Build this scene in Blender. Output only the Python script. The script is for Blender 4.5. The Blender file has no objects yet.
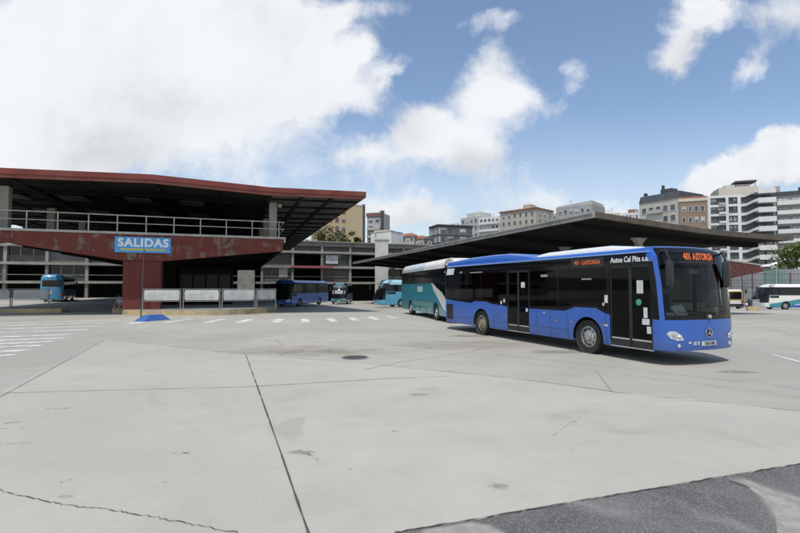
import bpy, bmesh, math, random
from mathutils import Vector, Matrix
R = math.radians
random.seed(7)
SC = bpy.context.scene
COL = SC.collection

# ------------------------------------------------------------------ camera model
F, CX, CY, PITCH, CAMH = 485.0, 400.0, 266.5, 0.042, 1.95
cam = bpy.data.objects.new('camera', bpy.data.cameras.new('camera'))
COL.objects.link(cam)
cam.location = (0, 0, CAMH)
cam.rotation_euler = (math.pi / 2 + PITCH, 0, 0)
cam.data.sensor_width = 36
cam.data.lens = 36 * F / 800
cam.data.clip_end = 6000
cam.data.clip_start = 0.1
SC.camera = cam

def ray(px, py):
    cx, cy = (px - CX) / F, -(py - CY) / F
    c, s = math.cos(PITCH), math.sin(PITCH)
    return Vector((cx, c - s * cy, s + c * cy))
def g(px, py, z=0.0):
    "point of the ground sheet seen at a photo pixel"
    d = ray(px, py)
    k = (z - CAMH) / d.z
    return Vector((d.x * k, d.y * k, z))
def at(px, py, Y):
    d = ray(px, py)
    return Vector((d.x * Y / d.y, Y, CAMH + d.z * Y / d.y))
def sm(a, b, x):
    t = min(1, max(0, (x - a) / (b - a)))
    return t * t * (3 - 2 * t)
def gz(x, y):
    "the yard falls gently away beyond 32 m"
    k = 0.018 * sm(-27, -17, x) + 0.012 * sm(15, 45, x)
    return -k * (min(max(y - 32, 0), 60))

# ------------------------------------------------------------------ mesh builder
ORG = {}
class MB:
    def __init__(s): s.v = []; s.f = []; s.m = []; s.sm = []
    def face(s, pts, mi=0, smooth=False):
        n = len(s.v); s.v += [Vector(p) for p in pts]
        s.f.append(list(range(n, n + len(pts)))); s.m.append(mi); s.sm.append(smooth)
    def hexa(s, c, mi=0):
        n = len(s.v); s.v += [Vector(p) for p in c]
        for q in ((0, 3, 2, 1), (4, 5, 6, 7), (0, 1, 5, 4), (1, 2, 6, 5), (2, 3, 7, 6), (3, 0, 4, 7)):
            s.f.append([n + i for i in q]); s.m.append(mi); s.sm.append(False)
    def box(s, x0, x1, y0, y1, z0, z1, mi=0, fn=None):
        c = [(x0, y0, z0), (x1, y0, z0), (x1, y1, z0), (x0, y1, z0), (x0, y0, z1), (x1, y0, z1), (x1, y1, z1), (x0, y1, z1)]
        s.hexa([fn(*p) for p in c] if fn else c, mi)
    def grid(s, rows, mi=0, smooth=True, close=False):
        n = len(s.v); w = len(rows[0])
        for r in rows: s.v += [Vector(p) for p in r]
        for i in range(len(rows) - 1):
            for j in range(w if close else w - 1):
                k = (j + 1) % w
                s.f.append([n + i * w + j, n + i * w + k, n + (i + 1) * w + k, n + (i + 1) * w + j]); s.m.append(mi); s.sm.append(smooth)
    def cap(s, ring, mi=0): s.face(ring, mi)
    def tube(s, pts, r, n=8, mi=0, caps=True):
        pts = [Vector(p) for p in pts]; rows = []
        rr = r if isinstance(r, (list, tuple)) else [r] * len(pts)
        for i, p in enumerate(pts):
            t = (pts[min(i + 1, len(pts) - 1)] - pts[max(i - 1, 0)]).normalized()
            a = t.cross(Vector((0, 0, 1)))
            if a.length < 1e-3: a = t.cross(Vector((1, 0, 0)))
            a.normalize(); b = t.cross(a)
            rows.append([p + (a * math.cos(2 * math.pi * k / n) + b * math.sin(2 * math.pi * k / n)) * rr[i] for k in range(n)])
        s.grid(rows, mi, True, True)
        if caps: s.cap(rows[0], mi); s.cap(rows[-1], mi)
    def lathe(s, prof, axis='y', c=(0, 0, 0), n=28, mi=0):
        rows = []
        for r, h in prof:
            row = []
            for k in range(n):
                a = 2 * math.pi * k / n; u, w = r * math.cos(a), r * math.sin(a)
                p = (u, h, w) if axis == 'y' else ((u, w, h) if axis == 'z' else (h, u, w))
                row.append((c[0] + p[0], c[1] + p[1], c[2] + p[2]))
            rows.append(row)
        s.grid(rows, mi, True, True)
    def prism(s, poly, fa, fb, mi=0):
        "poly of 2D points mapped by fa (front) and fb (back)"
        a = [fa(*p) for p in poly]; b = [fb(*p) for p in poly]
        s.face(a, mi); s.face(b[::-1], mi)
        for i in range(len(poly)):
            j = (i + 1) % len(poly); s.face([a[i], b[i], b[j], a[j]], mi)
    def build(s, name, mats, parent=None, bevel=0, label=None, weld=False, sharp=40):
        me = bpy.data.meshes.new(name)
        off = ORG.get(parent.name, Vector()) if parent else Vector()
        me.from_pydata([tuple(v - off) for v in s.v], [], s.f)
        if not isinstance(mats, (list, tuple)): mats = [mats]
        for m in mats: me.materials.append(m)
        me.polygons.foreach_set('material_index', s.m)
        me.polygons.foreach_set('use_smooth', s.sm)
        bm = bmesh.new(); bm.from_mesh(me)
        if weld: bmesh.ops.remove_doubles(bm, verts=bm.verts, dist=0.0008)
        bmesh.ops.recalc_face_normals(bm, faces=bm.faces)
        for e in bm.edges:
            if len(e.link_faces) == 2 and e.calc_face_angle(0) > R(sharp): e.smooth = False
        bm.to_mesh(me); bm.free()
        o = bpy.data.objects.new(name, me); COL.objects.link(o)
        if parent: o.parent = parent
        ORG[o.name] = off
        if bevel:
            b = o.modifiers.new('bevel', 'BEVEL'); b.width = bevel; b.segments = 2; b.limit_method = 'ANGLE'; b.angle_limit = R(35)
        if label: o['label'] = label
        return o

def tag(o, label, cat, group=None):
    o['label'] = label; o['category'] = cat
    if group: o['group'] = group
    return o
def thing(name, label, cat, loc=(0, 0, 0), rz=0, group=None, world=True):
    o = bpy.data.objects.new(name, None); COL.objects.link(o); o.empty_display_size = .3
    o.location = loc; o.rotation_euler.z = rz
    ORG[o.name] = Vector(loc) if world else Vector()
    return tag(o, label, cat, group)
def struct(o, kind='structure'):
    o['kind'] = kind; return o
def copy_tree(o, parent=None):
    c = o.copy(); COL.objects.link(c)
    if parent: c.parent = parent
    for ch in list(o.children): copy_tree(ch, c)
    return c
def text_obj(body, size, name, mat, parent, M, offset=0.0, extrude=.004, shear=0, align='CENTER', sx=1):
    cu = bpy.data.curves.new(name, 'FONT'); cu.body = body; cu.size = size; cu.offset = offset; cu.extrude = extrude
    cu.align_x = align; cu.align_y = 'CENTER'; cu.shear = shear; cu.resolution_u = 3; cu.space_character = 1.12 if name == 'lettering' and size > .5 else 1.0
    t = bpy.data.objects.new(name + '_tmp', cu); COL.objects.link(t)
    bpy.context.view_layer.update()
    me = bpy.data.meshes.new_from_object(t.evaluated_get(bpy.context.evaluated_depsgraph_get()))
    bpy.data.objects.remove(t)
    off = ORG.get(parent.name, Vector()) if parent else Vector()
    me.transform(Matrix.Translation(-off) @ M @ Matrix.Diagonal((sx, 1, 1, 1)))
    me.materials.clear(); me.materials.append(mat)
    o = bpy.data.objects.new(name, me); COL.objects.link(o)
    if parent: o.parent = parent
    ORG[o.name] = off
    return o
def frame(o, x, y):
    "matrix with text x axis x, text y axis y, origin o"
    x = Vector(x).normalized(); y = Vector(y).normalized(); z = x.cross(y)
    return Matrix(((x.x, y.x, z.x, o[0]), (x.y, y.y, z.y, o[1]), (x.z, y.z, z.z, o[2]), (0, 0, 0, 1)))

# ------------------------------------------------------------------ materials
def srgb(r, gg, b):
    f = lambda c: (c / 255 / 12.92) if c / 255 < .04045 else ((c / 255 + .055) / 1.055) ** 2.4
    return (f(r), f(gg), f(b))
class NT:
    def __init__(s, nt): s.nt = nt
    def n(s, t, **k):
        x = s.nt.nodes.new(t)
        for a, b in k.items():
            if a == 'op': x.operation = b
            else: setattr(x, a, b)
        return x
    def l(s, a, b): s.nt.links.new(a, b)
    def math(s, op, a, b=None, c=None, clamp=False):
        x = s.n('ShaderNodeMath', op=op); x.use_clamp = clamp
        for i, q in enumerate((a, b, c)):
            if q is None: continue
            if isinstance(q, (int, float)): x.inputs[i].default_value = q
            else: s.l(q, x.inputs[i])
        return x.outputs[0]
    def mix(s, fac, a, b):
        x = s.n('ShaderNodeMix'); x.data_type = 'RGBA'
        for i, q in ((0, fac), (6, a), (7, b)):
            if isinstance(q, (int, float)): x.inputs[i].default_value = q
            elif isinstance(q, tuple): x.inputs[i].default_value = (*q[:3], 1)
            else: s.l(q, x.inputs[i])
        return x.outputs[2]
    def ramp(s, v, a, b, lo=0., hi=1., smooth=True):
        x = s.n('ShaderNodeMapRange'); x.interpolation_type = 'SMOOTHSTEP' if smooth else 'LINEAR'
        s.l(v, x.inputs[0])
        for i, q in ((1, a), (2, b), (3, lo), (4, hi)): x.inputs[i].default_value = q
        return x.outputs[0]
    def noise(s, vec, scale, detail=4, rough=.55, dist=0, col=False):
        x = s.n('ShaderNodeTexNoise'); x.inputs['Scale'].default_value = scale; x.inputs['Detail'].default_value = detail
        x.inputs['Roughness'].default_value = rough; x.inputs['Distortion'].default_value = dist
        s.l(vec, x.inputs['Vector'])
        return x.outputs['Color' if col else 'Fac']
    def scalev(s, vec, sc, loc=(0, 0, 0)):
        x = s.n('ShaderNodeMapping'); s.l(vec, x.inputs[0]); x.inputs['Scale'].default_value = sc; x.inputs['Location'].default_value = loc
        return x.outputs[0]
def new_mat(name):
    m = bpy.data.materials.new(name); m.use_nodes = True
    t = NT(m.node_tree); p = m.node_tree.nodes['Principled BSDF']
    tc = t.n('ShaderNodeTexCoord').outputs['Object']
    return m, t, p, tc
def dark(c, k): return tuple(x * k for x in c)
MATS = {}
def mat(name, c, rough=.6, var=.18, scale=2.5, metal=0, bump=0, grime=0, coat=0, spec=.5, streak=False):
    if name in MATS: return MATS[name]
    m, t, p, tc = new_mat(name)
    vec = t.scalev(tc, (1, 1, .25)) if streak else tc
    n1 = t.noise(vec, scale, 5); n2 = t.noise(tc, scale * 9, 4)
    f = t.math('ADD', t.math('MULTIPLY', n1, .7), t.math('MULTIPLY', n2, .3))
    col = t.mix(t.ramp(f, .3, .7), dark(c, 1 - var), dark(c, 1 + var))
    if grime:
        n3 = t.noise(vec, scale * .6, 6, .65)
        col = t.mix(t.math('MULTIPLY', t.ramp(n3, .5, .72), grime), col, dark((.12, .1, .08), 1))
    t.l(col, p.inputs['Base Color'])
    p.inputs['Metallic'].default_value = metal
    p.inputs['Specular IOR Level'].default_value = spec
    p.inputs['Coat Weight'].default_value = coat
    p.inputs['Coat Roughness'].default_value = .08
    if coat: p.inputs['Roughness'].default_value = rough
    else: t.l(t.ramp(n2, .3, .7, max(.02, rough * .85), min(1, rough * 1.15)), p.inputs['Roughness'])
    if bump:
        b = t.n('ShaderNodeBump'); b.inputs['Strength'].default_value = bump; b.inputs['Distance'].default_value = .02
        t.l(n2, b.inputs['Height']); t.l(b.outputs[0], p.inputs['Normal'])
    MATS[name] = m; return m
def glass(name, tint, rough=.03, ior=1.28):
    "tinted pane: part of the light passes straight through, the rest is mirrored"
    m, t, p, tc = new_mat(name); nt = m.node_tree
    nt.nodes.remove(p); out = nt.nodes['Material Output']
    tr = t.n('ShaderNodeBsdfTransparent'); tr.inputs[0].default_value = (*tint, 1)
    gl = t.n('ShaderNodeBsdfGlossy'); gl.inputs['Roughness'].default_value = rough; gl.inputs[0].default_value = (.9, .95, 1, 1)
    fr = t.n('ShaderNodeFresnel'); fr.inputs[0].default_value = ior
    mx = t.n('ShaderNodeMixShader'); t.l(fr.outputs[0], mx.inputs[0]); t.l(tr.outputs[0], mx.inputs[1]); t.l(gl.outputs[0], mx.inputs[2])
    t.l(mx.outputs[0], out.inputs[0]); return m
def emit(name, c, s):
    m, t, p, tc = new_mat(name)
    p.inputs['Base Color'].default_value = (*dark(c, .3), 1); p.inputs['Emission Color'].default_value = (*c, 1); p.inputs['Emission Strength'].default_value = s
    return m

def concrete_ground(name, c, patchy=.3):
    m, t, p, tc = new_mat(name)
    big = t.noise(tc, .11, 5, .6, .6); mid = t.noise(tc, .9, 6, .62, .3); fine = t.noise(tc, 26, 4, .7); sp = t.noise(tc, 90, 2, .6)
    streak = t.noise(t.scalev(tc, (.25, 1.6, 1)), .8, 5, .6)
    col = t.mix(t.ramp(big, .35, .68), dark(c, 1 - patchy * .5), dark(c, 1 + patchy * .3))
    col = t.mix(t.math('MULTIPLY', t.ramp(mid, .42, .72), .5), col, dark((c[0], c[1] * .985, c[2] * .93), .78))
    col = t.mix(t.math('MULTIPLY', t.ramp(streak, .5, .75), .2), col, dark(c, .75))
    stain = t.noise(tc, .45, 3, .5, 1.2)
    col = t.mix(t.math('MULTIPLY', t.ramp(stain, .62, .74), .42), col, (c[0] * .62, c[1] * .6, c[2] * .56))
    spots = t.n('ShaderNodeTexVoronoi'); spots.inputs['Scale'].default_value = 1.3; t.l(t.scalev(tc, (1, 1, 1), (3, 7, 0)), spots.inputs['Vector'])
    col = t.mix(t.ramp(spots.outputs['Distance'], .02, .045, .5, 0), col, dark(c, .4))
    col = t.mix(t.ramp(fine, .3, .7, 0, .26, False), col, dark(c, .7))
    col = t.mix(t.ramp(sp, .56, .7, 0, .4), col, dark(c, .55))
    t.l(col, p.inputs['Base Color'])
    t.l(t.ramp(mid, .3, .7, .62, .9), p.inputs['Roughness']); p.inputs['Specular IOR Level'].default_value = .3
    b = t.n('ShaderNodeBump'); b.inputs['Strength'].default_value = .35; b.inputs['Distance'].default_value = .006
    t.l(t.math('ADD', fine, t.math('MULTIPLY', sp, .5)), b.inputs['Height']); t.l(b.outputs[0], p.inputs['Normal'])
    return m
def asphalt_mat(name, c):
    m, t, p, tc = new_mat(name)
    mid = t.noise(tc, 1.2, 5, .6); v = t.n('ShaderNodeTexVoronoi'); v.inputs['Scale'].default_value = 105; t.l(tc, v.inputs['Vector'])
    rnd = t.n('ShaderNodeSeparateColor'); t.l(v.outputs['Color'], rnd.inputs[0])
    col = t.mix(t.ramp(mid, .3, .7), dark(c, .8), dark(c, 1.25))
    col = t.mix(t.ramp(rnd.outputs[0], .7, 1, 0, .6), col, (.3, .295, .28))
    dust = t.noise(tc, .7, 5, .6, 1)
    col = t.mix(t.math('MULTIPLY', t.ramp(dust, .58, .75), .5), col, (.3, .29, .27))
    t.l(col, p.inputs['Base Color']); p.inputs['Roughness'].default_value = .85
    b = t.n('ShaderNodeBump'); b.inputs['Strength'].default_value = .4; b.inputs['Distance'].default_value = .004
    t.l(v.outputs['Distance'], b.inputs['Height']); t.l(b.outputs[0], p.inputs['Normal'])
    return m
def worn_paint(name, c, under, wear=.5, scale=3):
    m, t, p, tc = new_mat(name)
    n = t.noise(tc, scale, 7, .7); n2 = t.noise(tc, .5, 3)
    f = t.math('ADD', t.math('MULTIPLY', n, .75), t.math('MULTIPLY', n2, .25))
    t.l(t.mix(t.ramp(f, wear - .08, wear + .1), c, under), p.inputs['Base Color']); p.inputs['Roughness'].default_value = .75
    return m
def rusty_paint(name, c, amount=.5):
    "old oxblood paint on concrete: peeled pale patches and dark runs"
    m, t, p, tc = new_mat(name)
    n = t.noise(tc, 1.1, 8, .68, .5); run = t.noise(t.scalev(tc, (2.2, 2.2, .22)), 1.2, 6, .6); f = t.noise(tc, 12, 4)
    col = t.mix(t.ramp(f, .3, .7), dark(c, .92), dark(c, 1.08))
    col = t.mix(t.math('MULTIPLY', t.ramp(run, .5, .72), .6), col, dark(c, .45))
    col = t.mix(t.math('MULTIPLY', t.ramp(t.math('ADD', t.math('MULTIPLY', n, .6), t.math('MULTIPLY', run, .4)), .66 - .14 * amount, .72 - .1 * amount), .75), col, (.21, .185, .16))
    t.l(col, p.inputs['Base Color']); p.inputs['Roughness'].default_value = .8; p.inputs['Specular IOR Level'].default_value = .2
    return m

CONC = (.452, .434, .378)
M_yard = concrete_ground('yard_concrete', dark(CONC, .91))
M_slab = concrete_ground('slab_concrete', CONC, .22)
M_asph = asphalt_mat('asphalt', (.098, .095, .089))
M_cement = concrete_ground('cement_smear', dark(CONC, .8), .4)
M_joint = mat('joint_tar', (.07, .067, .06), .9)
M_fjoint = mat('joint_faint', (.33, .32, .295), .9, .3, 5)
M_white = worn_paint('white_paint_worn', (.68, .68, .66), (.42, .41, .38), .5)
M_yellow = worn_paint('yellow_kerb', (.5, .37, .17), (.33, .29, .21), .5, 2.5)
M_conc = mat('grey_concrete', (.3, .29, .27), .85, .2, 1.2, bump=.3, grime=.5, streak=True)
M_concl = mat('light_concrete', (.42, .405, .375), .85, .15, 1.2, bump=.3, grime=.35, streak=True)
M_concd = mat('shaded_concrete', (.018, .017, .016), .9, .25, 1.0, spec=.08)  # near-black base paints in the shade under deck, canopy and galleries
M_red = rusty_paint('oxblood_paint', (.16, .046, .036), 1.1)
M_redp = rusty_paint('oxblood_paint_pier', (.15, .042, .034), .4)
M_fasc = mat('red_fascia', (.17, .043, .036), .7, .22, .8, grime=.45, streak=True, spec=.25)
M_fasc2 = mat('red_lip', (.2, .07, .052), .7, .2, .8, grime=.3, spec=.25)
M_soff = mat('soffit_shaded', (.02, .019, .018), .9, .3, .5, spec=.1)  # shade of the roof underside put into the base colour
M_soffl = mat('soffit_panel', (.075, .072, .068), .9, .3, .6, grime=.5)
M_rail = mat('railing_paint', (.42, .41, .38), .5, .2, 3, grime=.4)
M_galv = mat('galvanised', (.42, .43, .44), .45, .15, 4, metal=.6)
M_dkst = mat('dark_steel', (.05, .05, .05), .5, .2, 4)
M_black = mat('black_plastic', (.018, .018, .019), .45, .2, 6)
M_frit = mat('black_glazing', (.006, .006, .007), .08, .1, 6, spec=.22)
M_rub = mat('tyre_rubber', (.022, .022, .022), .85, .3, 8)
M_chr = mat('chrome', (.75, .75, .76), .15, .05, 5, metal=1)
M_alu = mat('aluminium', (.6, .6, .6), .35, .15, 8, metal=.8)
M_wht = mat('white_paint', (.8, .8, .79), .35, .06, 2, coat=.4)
M_paper = mat('paper', (.58, .6, .58), .8, .2, 14)
M_panelw = mat('barrier_board', (.45, .455, .44), .6, .18, 2, grime=.45)
M_blue = mat('bus_blue', (.024, .113, .45), .35, .015, .5, coat=.35)
def road_dust(m):
    "dust thrown up by the wheels, clinging to the lowest panels"
    t = NT(m.node_tree); p = m.node_tree.nodes['Principled BSDF']; src = p.inputs['Base Color'].links[0].from_socket
    tc = t.n('ShaderNodeTexCoord').outputs['Object']; sp_ = t.n('ShaderNodeSeparateXYZ'); t.l(tc, sp_.inputs[0])
    n = t.noise(t.scalev(tc, (1, 1, .5)), 2.2, 7, .65); v = t.math('SUBTRACT', t.math('MULTIPLY', n, 1.5), sp_.outputs[2])
    f = t.ramp(v, -.35, .6, 0, .26); t.l(t.mix(f, src, (.16, .15, .13)), p.inputs['Base Color'])
    t.l(t.ramp(f, 0, .4, .32, .6), p.inputs['Roughness'])
road_dust(M_blue)
M_lamp = mat('lamp_lens', (.72, .74, .76), .12, .25, 25, metal=.5)
M_org = emit('led_amber', (1.0, .2, .04), .38)
M_dglass = mat('dark_window', (.01, .012, .014), .07, .3, .8, spec=.35)
M_gpane = mat('house_pane', (.085, .095, .105), .12, .5, .35)
G_side = glass('tinted_pane', (.07, .075, .08))
G_front = glass('windscreen_pane', (.55, .6, .58))
G_net = None
# ------------------------------------------------------------------ sun, sky and clouds
EL = R(67)
SUN = Vector((-.25, -.97, 0)).normalized() * math.cos(EL) + Vector((0, 0, math.sin(EL)))
sl = bpy.data.lights.new('sun', 'SUN'); sl.energy = 3.3; sl.angle = R(.55); sl.color = (1, .955, .89)
so = bpy.data.objects.new('sun', sl); COL.objects.link(so); so.location = (0, -20, 60)
so.rotation_euler = (-SUN).to_track_quat('-Z', 'Y').to_euler()
W = bpy.data.worlds.new('World'); SC.world = W; W.use_nodes = True
wt = NT(W.node_tree); bg = W.node_tree.nodes['Background']; BGS = .15
bg.inputs[1].default_value = BGS
sky = wt.n('ShaderNodeTexSky'); sky.sky_type = 'NISHITA'; sky.sun_disc = False
sky.sun_elevation = EL; sky.sun_rotation = math.atan2(SUN.x, SUN.y); sky.air_density = 1.1; sky.dust_density = .6; sky.ozone_density = 3.0
tc = wt.n('ShaderNodeTexCoord').outputs['Generated']
sp = wt.n('ShaderNodeSeparateXYZ'); wt.l(tc, sp.inputs[0])
yy = wt.math('MAXIMUM', sp.outputs[1], .04)
uu = wt.math('DIVIDE', sp.outputs[0], yy); ww = wt.math('DIVIDE', sp.outputs[2], yy)
cb = wt.n('ShaderNodeCombineXYZ'); wt.l(uu, cb.inputs[0]); wt.l(ww, cb.inputs[1]); P2 = cb.outputs[0]
wn = wt.noise(P2, 4.5, 8, .65, col=True)
ws = wt.n('ShaderNodeVectorMath', op='SUBTRACT'); wt.l(wn, ws.inputs[0]); ws.inputs[1].default_value = (.5, .5, .5)
wsc = wt.n('ShaderNodeVectorMath', op='SCALE'); wt.l(ws.outputs[0], wsc.inputs[0]); wsc.inputs['Scale'].default_value = .2
wa = wt.n('ShaderNodeVectorMath', op='ADD'); wt.l(P2, wa.inputs[0]); wt.l(wsc.outputs[0], wa.inputs[1]); PW = wa.outputs[0]
def blobs(lst, vec):
    tot = None
    for px, py, rx, ry, rot, wgt in lst:
        d = ray(px, py)
        mp = wt.n('ShaderNodeMapping'); mp.vector_type = 'TEXTURE'; wt.l(vec, mp.inputs[0])
        mp.inputs['Location'].default_value = (d.x / d.y, d.z / d.y, 0); mp.inputs['Rotation'].default_value = (0, 0, R(rot))
        mp.inputs['Scale'].default_value = (rx / F, ry / F, 1)
        ln = wt.n('ShaderNodeVectorMath', op='LENGTH'); wt.l(mp.outputs[0], ln.inputs[0])
        v = wt.ramp(ln.outputs['Value'], 0, 1.6, wgt, 0)
        tot = v if tot is None else wt.math('ADD', tot, v)
    return tot
# px, py, rx, ry, rotation, weight  (where each cloud stands in the sky)
dens = blobs([(60, 60, 190, 95, 0, 1.25), (190, 30, 170, 80, 0, 1.2), (120, 140, 190, 50, 0, 1.0), (270, 60, 80, 75, 20, .85), (330, 88, 50, 26, 25, .7), (352, 60, 26, 14, 30, .5), (392, 70, 18, 10, 40, .45),
              (310, 22, 95, 18, 10, .6), (376, 95, 28, 20, 40, .62), (365, 155, 30, 20, 0, .55), (20, 150, 90, 40, 0, .6),
              (452, 130, 70, 38, 12, 1.05), (495, 72, 46, 36, 20, .85), (480, 165, 34, 26, -20, .5), (520, 95, 45, 18, 0, .5), (424, 132, 36, 22, 0, .6), (575, 70, 24, 16, 45, .75), (548, 112, 26, 12, 30, .35),
              (492, 17, 38, 13, 8, .72), (690, 30, 46, 36, 40, .95), (672, 62, 26, 18, 30, .55), (716, 12, 34, 26, 0, .6), (784, 18, 40, 30, 20, .8), (752, 74, 32, 16, 42, .9),
              (765, 170, 62, 26, 10, 1.25), (715, 186, 42, 17, 25, .95), (805, 160, 40, 32, 0, 1.0),
              (470, 203, 220, 42, 0, .3), (395, 212, 50, 16, 0, .7), (610, 186, 130, 26, 3, .3), (330, 180, 120, 40, 0, .36), (560, 216, 150, 18, 0, .45)], PW)
fb = wt.noise(P2, 8, 11, .68, .5)
dens = wt.math('ADD', dens, wt.math('MULTIPLY', wt.math('SUBTRACT', fb, .5), 1.25))
m_front = wt.ramp(dens, .14, 1.08)
veil = wt.math('MULTIPLY', wt.noise(wt.scalev(P2, (1, 3.2, 1)), 2.6, 8, .6, .6), wt.ramp(ww, .0, .45, .75, .12))
m_front = wt.math('MAXIMUM', m_front, wt.ramp(veil, .22, .6, 0, .55))
m_front = wt.math('MAXIMUM', m_front, wt.ramp(ww, .02, .42, .5, .03))
d3 = wt.noise(tc, 2.2, 8, .6, .3); m_back = wt.ramp(d3, .46, .62)
front = wt.ramp(sp.outputs[1], .02, .2)
mask = wt.math('ADD', wt.math('MULTIPLY', m_front, front), wt.math('MULTIPLY', m_back, wt.math('SUBTRACT', 1, front)))
# cloud tone: bright sunlit heads, greyer thick bases
shade = blobs([(115, 158, 60, 24, 0, .5), (400, 120, 30, 30, 0, .3), (480, 165, 36, 22, 0, .4), (200, 110, 160, 25, 0, .12), (690, 65, 40, 30, 0, .4), (785, 40, 40, 25, 0, .4), (780, 196, 60, 14, 0, .35), (430, 222, 140, 16, 0, .35)], PW)
gn = wt.noise(P2, 4.5, 8, .6)
tone = wt.math('SUBTRACT', 1.0, wt.math('ADD', wt.math('MULTIPLY', shade, .45), wt.ramp(gn, .45, .75, 0, .13)))
cs = wt.n('ShaderNodeVectorMath', op='SCALE'); cs.inputs[0].default_value = (.9 / BGS, .92 / BGS, .955 / BGS); wt.l(tone, cs.inputs['Scale'])
wt.l(wt.mix(mask, sky.outputs[0], cs.outputs[0]), bg.inputs[0])
try:
    W.cycles.sampling_method = 'MANUAL'; W.cycles.sample_map_resolution = 512
except Exception: pass
SC.view_settings.view_transform = 'Standard'; SC.view_settings.look = 'None'; SC.view_settings.gamma = 1
SC.view_settings.exposure = 0; SC.view_settings.use_curve_mapping = False
SC.cycles.max_bounces = 6; SC.cycles.transparent_max_bounces = 12

# ------------------------------------------------------------------ ground
def sheet(name, poly, z, m, jitter=0, sub=0, seed=1):
    rnd = random.Random(seed); pts = []
    for i, p in enumerate(poly):
        q = Vector(poly[(i + 1) % len(poly)]); p = Vector(p); n = max(1, int((q - p).length / sub)) if sub else 1
        for k in range(n):
            a = p.lerp(q, k / n)
            pts.append((a.x + rnd.uniform(-jitter, jitter), a.y + rnd.uniform(-jitter, jitter), gz(a.x, a.y) + z))
    b = MB(); b.face(pts); o = b.build(name, m)
    bm = bmesh.new(); bm.from_mesh(o.data); bmesh.ops.triangulate(bm, faces=bm.faces); bm.to_mesh(o.data); bm.free()
    return struct(o)
xs = [-1500, -800, -400, -200, -120, -80] + list(range(-60, 61, 4)) + [80, 120, 200, 400, 800, 1500]
ys = [-60, -20] + list(range(0, 121, 4)) + [140, 180, 260, 400, 800, 1600, 3000]
b = MB(); b.grid([[(x, y, gz(x, y)) for x in xs] for y in ys], 0, True)
struct(b.build('ground', M_yard))
near = [g(-60, 423), g(105, 340), g(155, 344.5), g(245, 354.5), g(300, 358.5), g(360, 363.5), g(440, 371), g(500, 377), g(620, 393), g(800, 411), g(1000, 428), (14, -4, 0), (-14, -4, 0)]
sheet('concrete_slab', near, .004, M_slab, .02, .6, 3)
pa = [g(397, 533.5), g(485, 518.7), g(545, 508), g(621, 495), g(705, 480.5), g(800, 464.5), g(1000, 433), (9, 1, 0), (-.2, .9, 0)]
sheet('asphalt_patch', pa, .008, M_asph, .012, .12, 5)

def strip(name, pix, w, m, z=.012, jit=0, seed=2, sub=.25):
    rnd = random.Random(seed); P = []
    raw = [g(*p) for p in pix]
    for a, c in zip(raw, raw[1:]):
        n = max(1, int((c - a).length / sub)); P += [a.lerp(c, k / n) for k in range(n)]
    P.append(raw[-1]); rows = []
    for i, p in enumerate(P):
        t = (P[min(i + 1, len(P) - 1)] - P[max(i - 1, 0)]).normalized(); nn = Vector((-t.y, t.x, 0))
        p = p + nn * rnd.uniform(-jit, jit); ww_ = w * (rnd.uniform(.45, 1.4) if jit else 1)
        rows.append([(p + nn * ww_ / 2) + Vector((0, 0, z + gz(p.x, p.y))), (p - nn * ww_ / 2) + Vector((0, 0, z + gz(p.x, p.y)))])
    b = MB(); b.grid(rows, 0, False); return struct(b.build(name, m))
M_scuff, _t, _p, _tc = new_mat('tyre_scuff'); _p.inputs['Base Color'].default_value = (.14, .135, .125, 1); _p.inputs['Roughness'].default_value = .9
_t.l(_t.math('MULTIPLY', _t.ramp(_t.noise(_tc, 9, 6, .7), .42, .66), .75), _p.inputs['Alpha'])
strip('expansion_joint', [(246, 355.5), (262, 400), (283, 460), (308, 533), (330, 596)], .021, M_joint, jit=.0015)
strip('expansion_joint', [(-20, 408), (0, 397), (60, 364), (104, 340.5)], .05, M_fjoint, jit=.006)
strip('ground_crack', [(-20, 487), (0, 491), (20, 496.5), (50, 503), (78, 508), (92, 508.5), (120, 512), (150, 517), (165, 520), (190, 525), (212, 529), (235, 533), (270, 545)], .0085, M_joint, jit=.014, sub=.035)
strip('expansion_joint', [(-20, 394), (90, 391), (250, 387), (375, 379.5), (450, 376.5)], .025, M_fjoint, jit=.008)
strip('expansion_joint', near_px := [(105, 340), (155, 344.5), (245, 354.5), (300, 358.5), (360, 363.5), (440, 371), (500, 377), (560, 384), (620, 393), (700, 401), (800, 411), (900, 420)], .028, M_fjoint, jit=.02, z=.013)
strip('ground_crack', [(275, 339), (283, 346), (286, 352), (280, 355)], .04, M_fjoint, jit=.01)
strip('ground_crack', [(500, 343), (470, 352), (400, 362), (365, 370)], .02, M_fjoint, jit=.02)
strip('ground_crack', [(597, 372), (606, 384), (612, 392)], .02, M_fjoint, jit=.015)
strip('ground_crack', [(590, 413), (566, 426), (548, 440)], .012, M_scuff, jit=.02)
strip('ground_crack', [(395, 534), (485, 518.9), (545, 508.2), (621, 495.2), (705, 480.7), (800, 464.7), (900, 449)], .016, M_joint, jit=.008, z=.016, sub=.05)
for i, pp in enumerate([[(4, 424), (22, 422), (44, 419)], [(-5, 430), (8, 429)], [(46, 409.5), (60, 409), (76, 408)], [(-5, 444.5), (14, 444), (30, 443)], [(16, 429), (24, 428)], [(60, 483), (72, 480)], [(300, 452), (310, 455), (318, 461)], [(160, 455), (185, 453), (200, 455)]]):
    strip('scuff_mark', pp, .035, M_scuff, jit=.012, seed=i, sub=.06)
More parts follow.
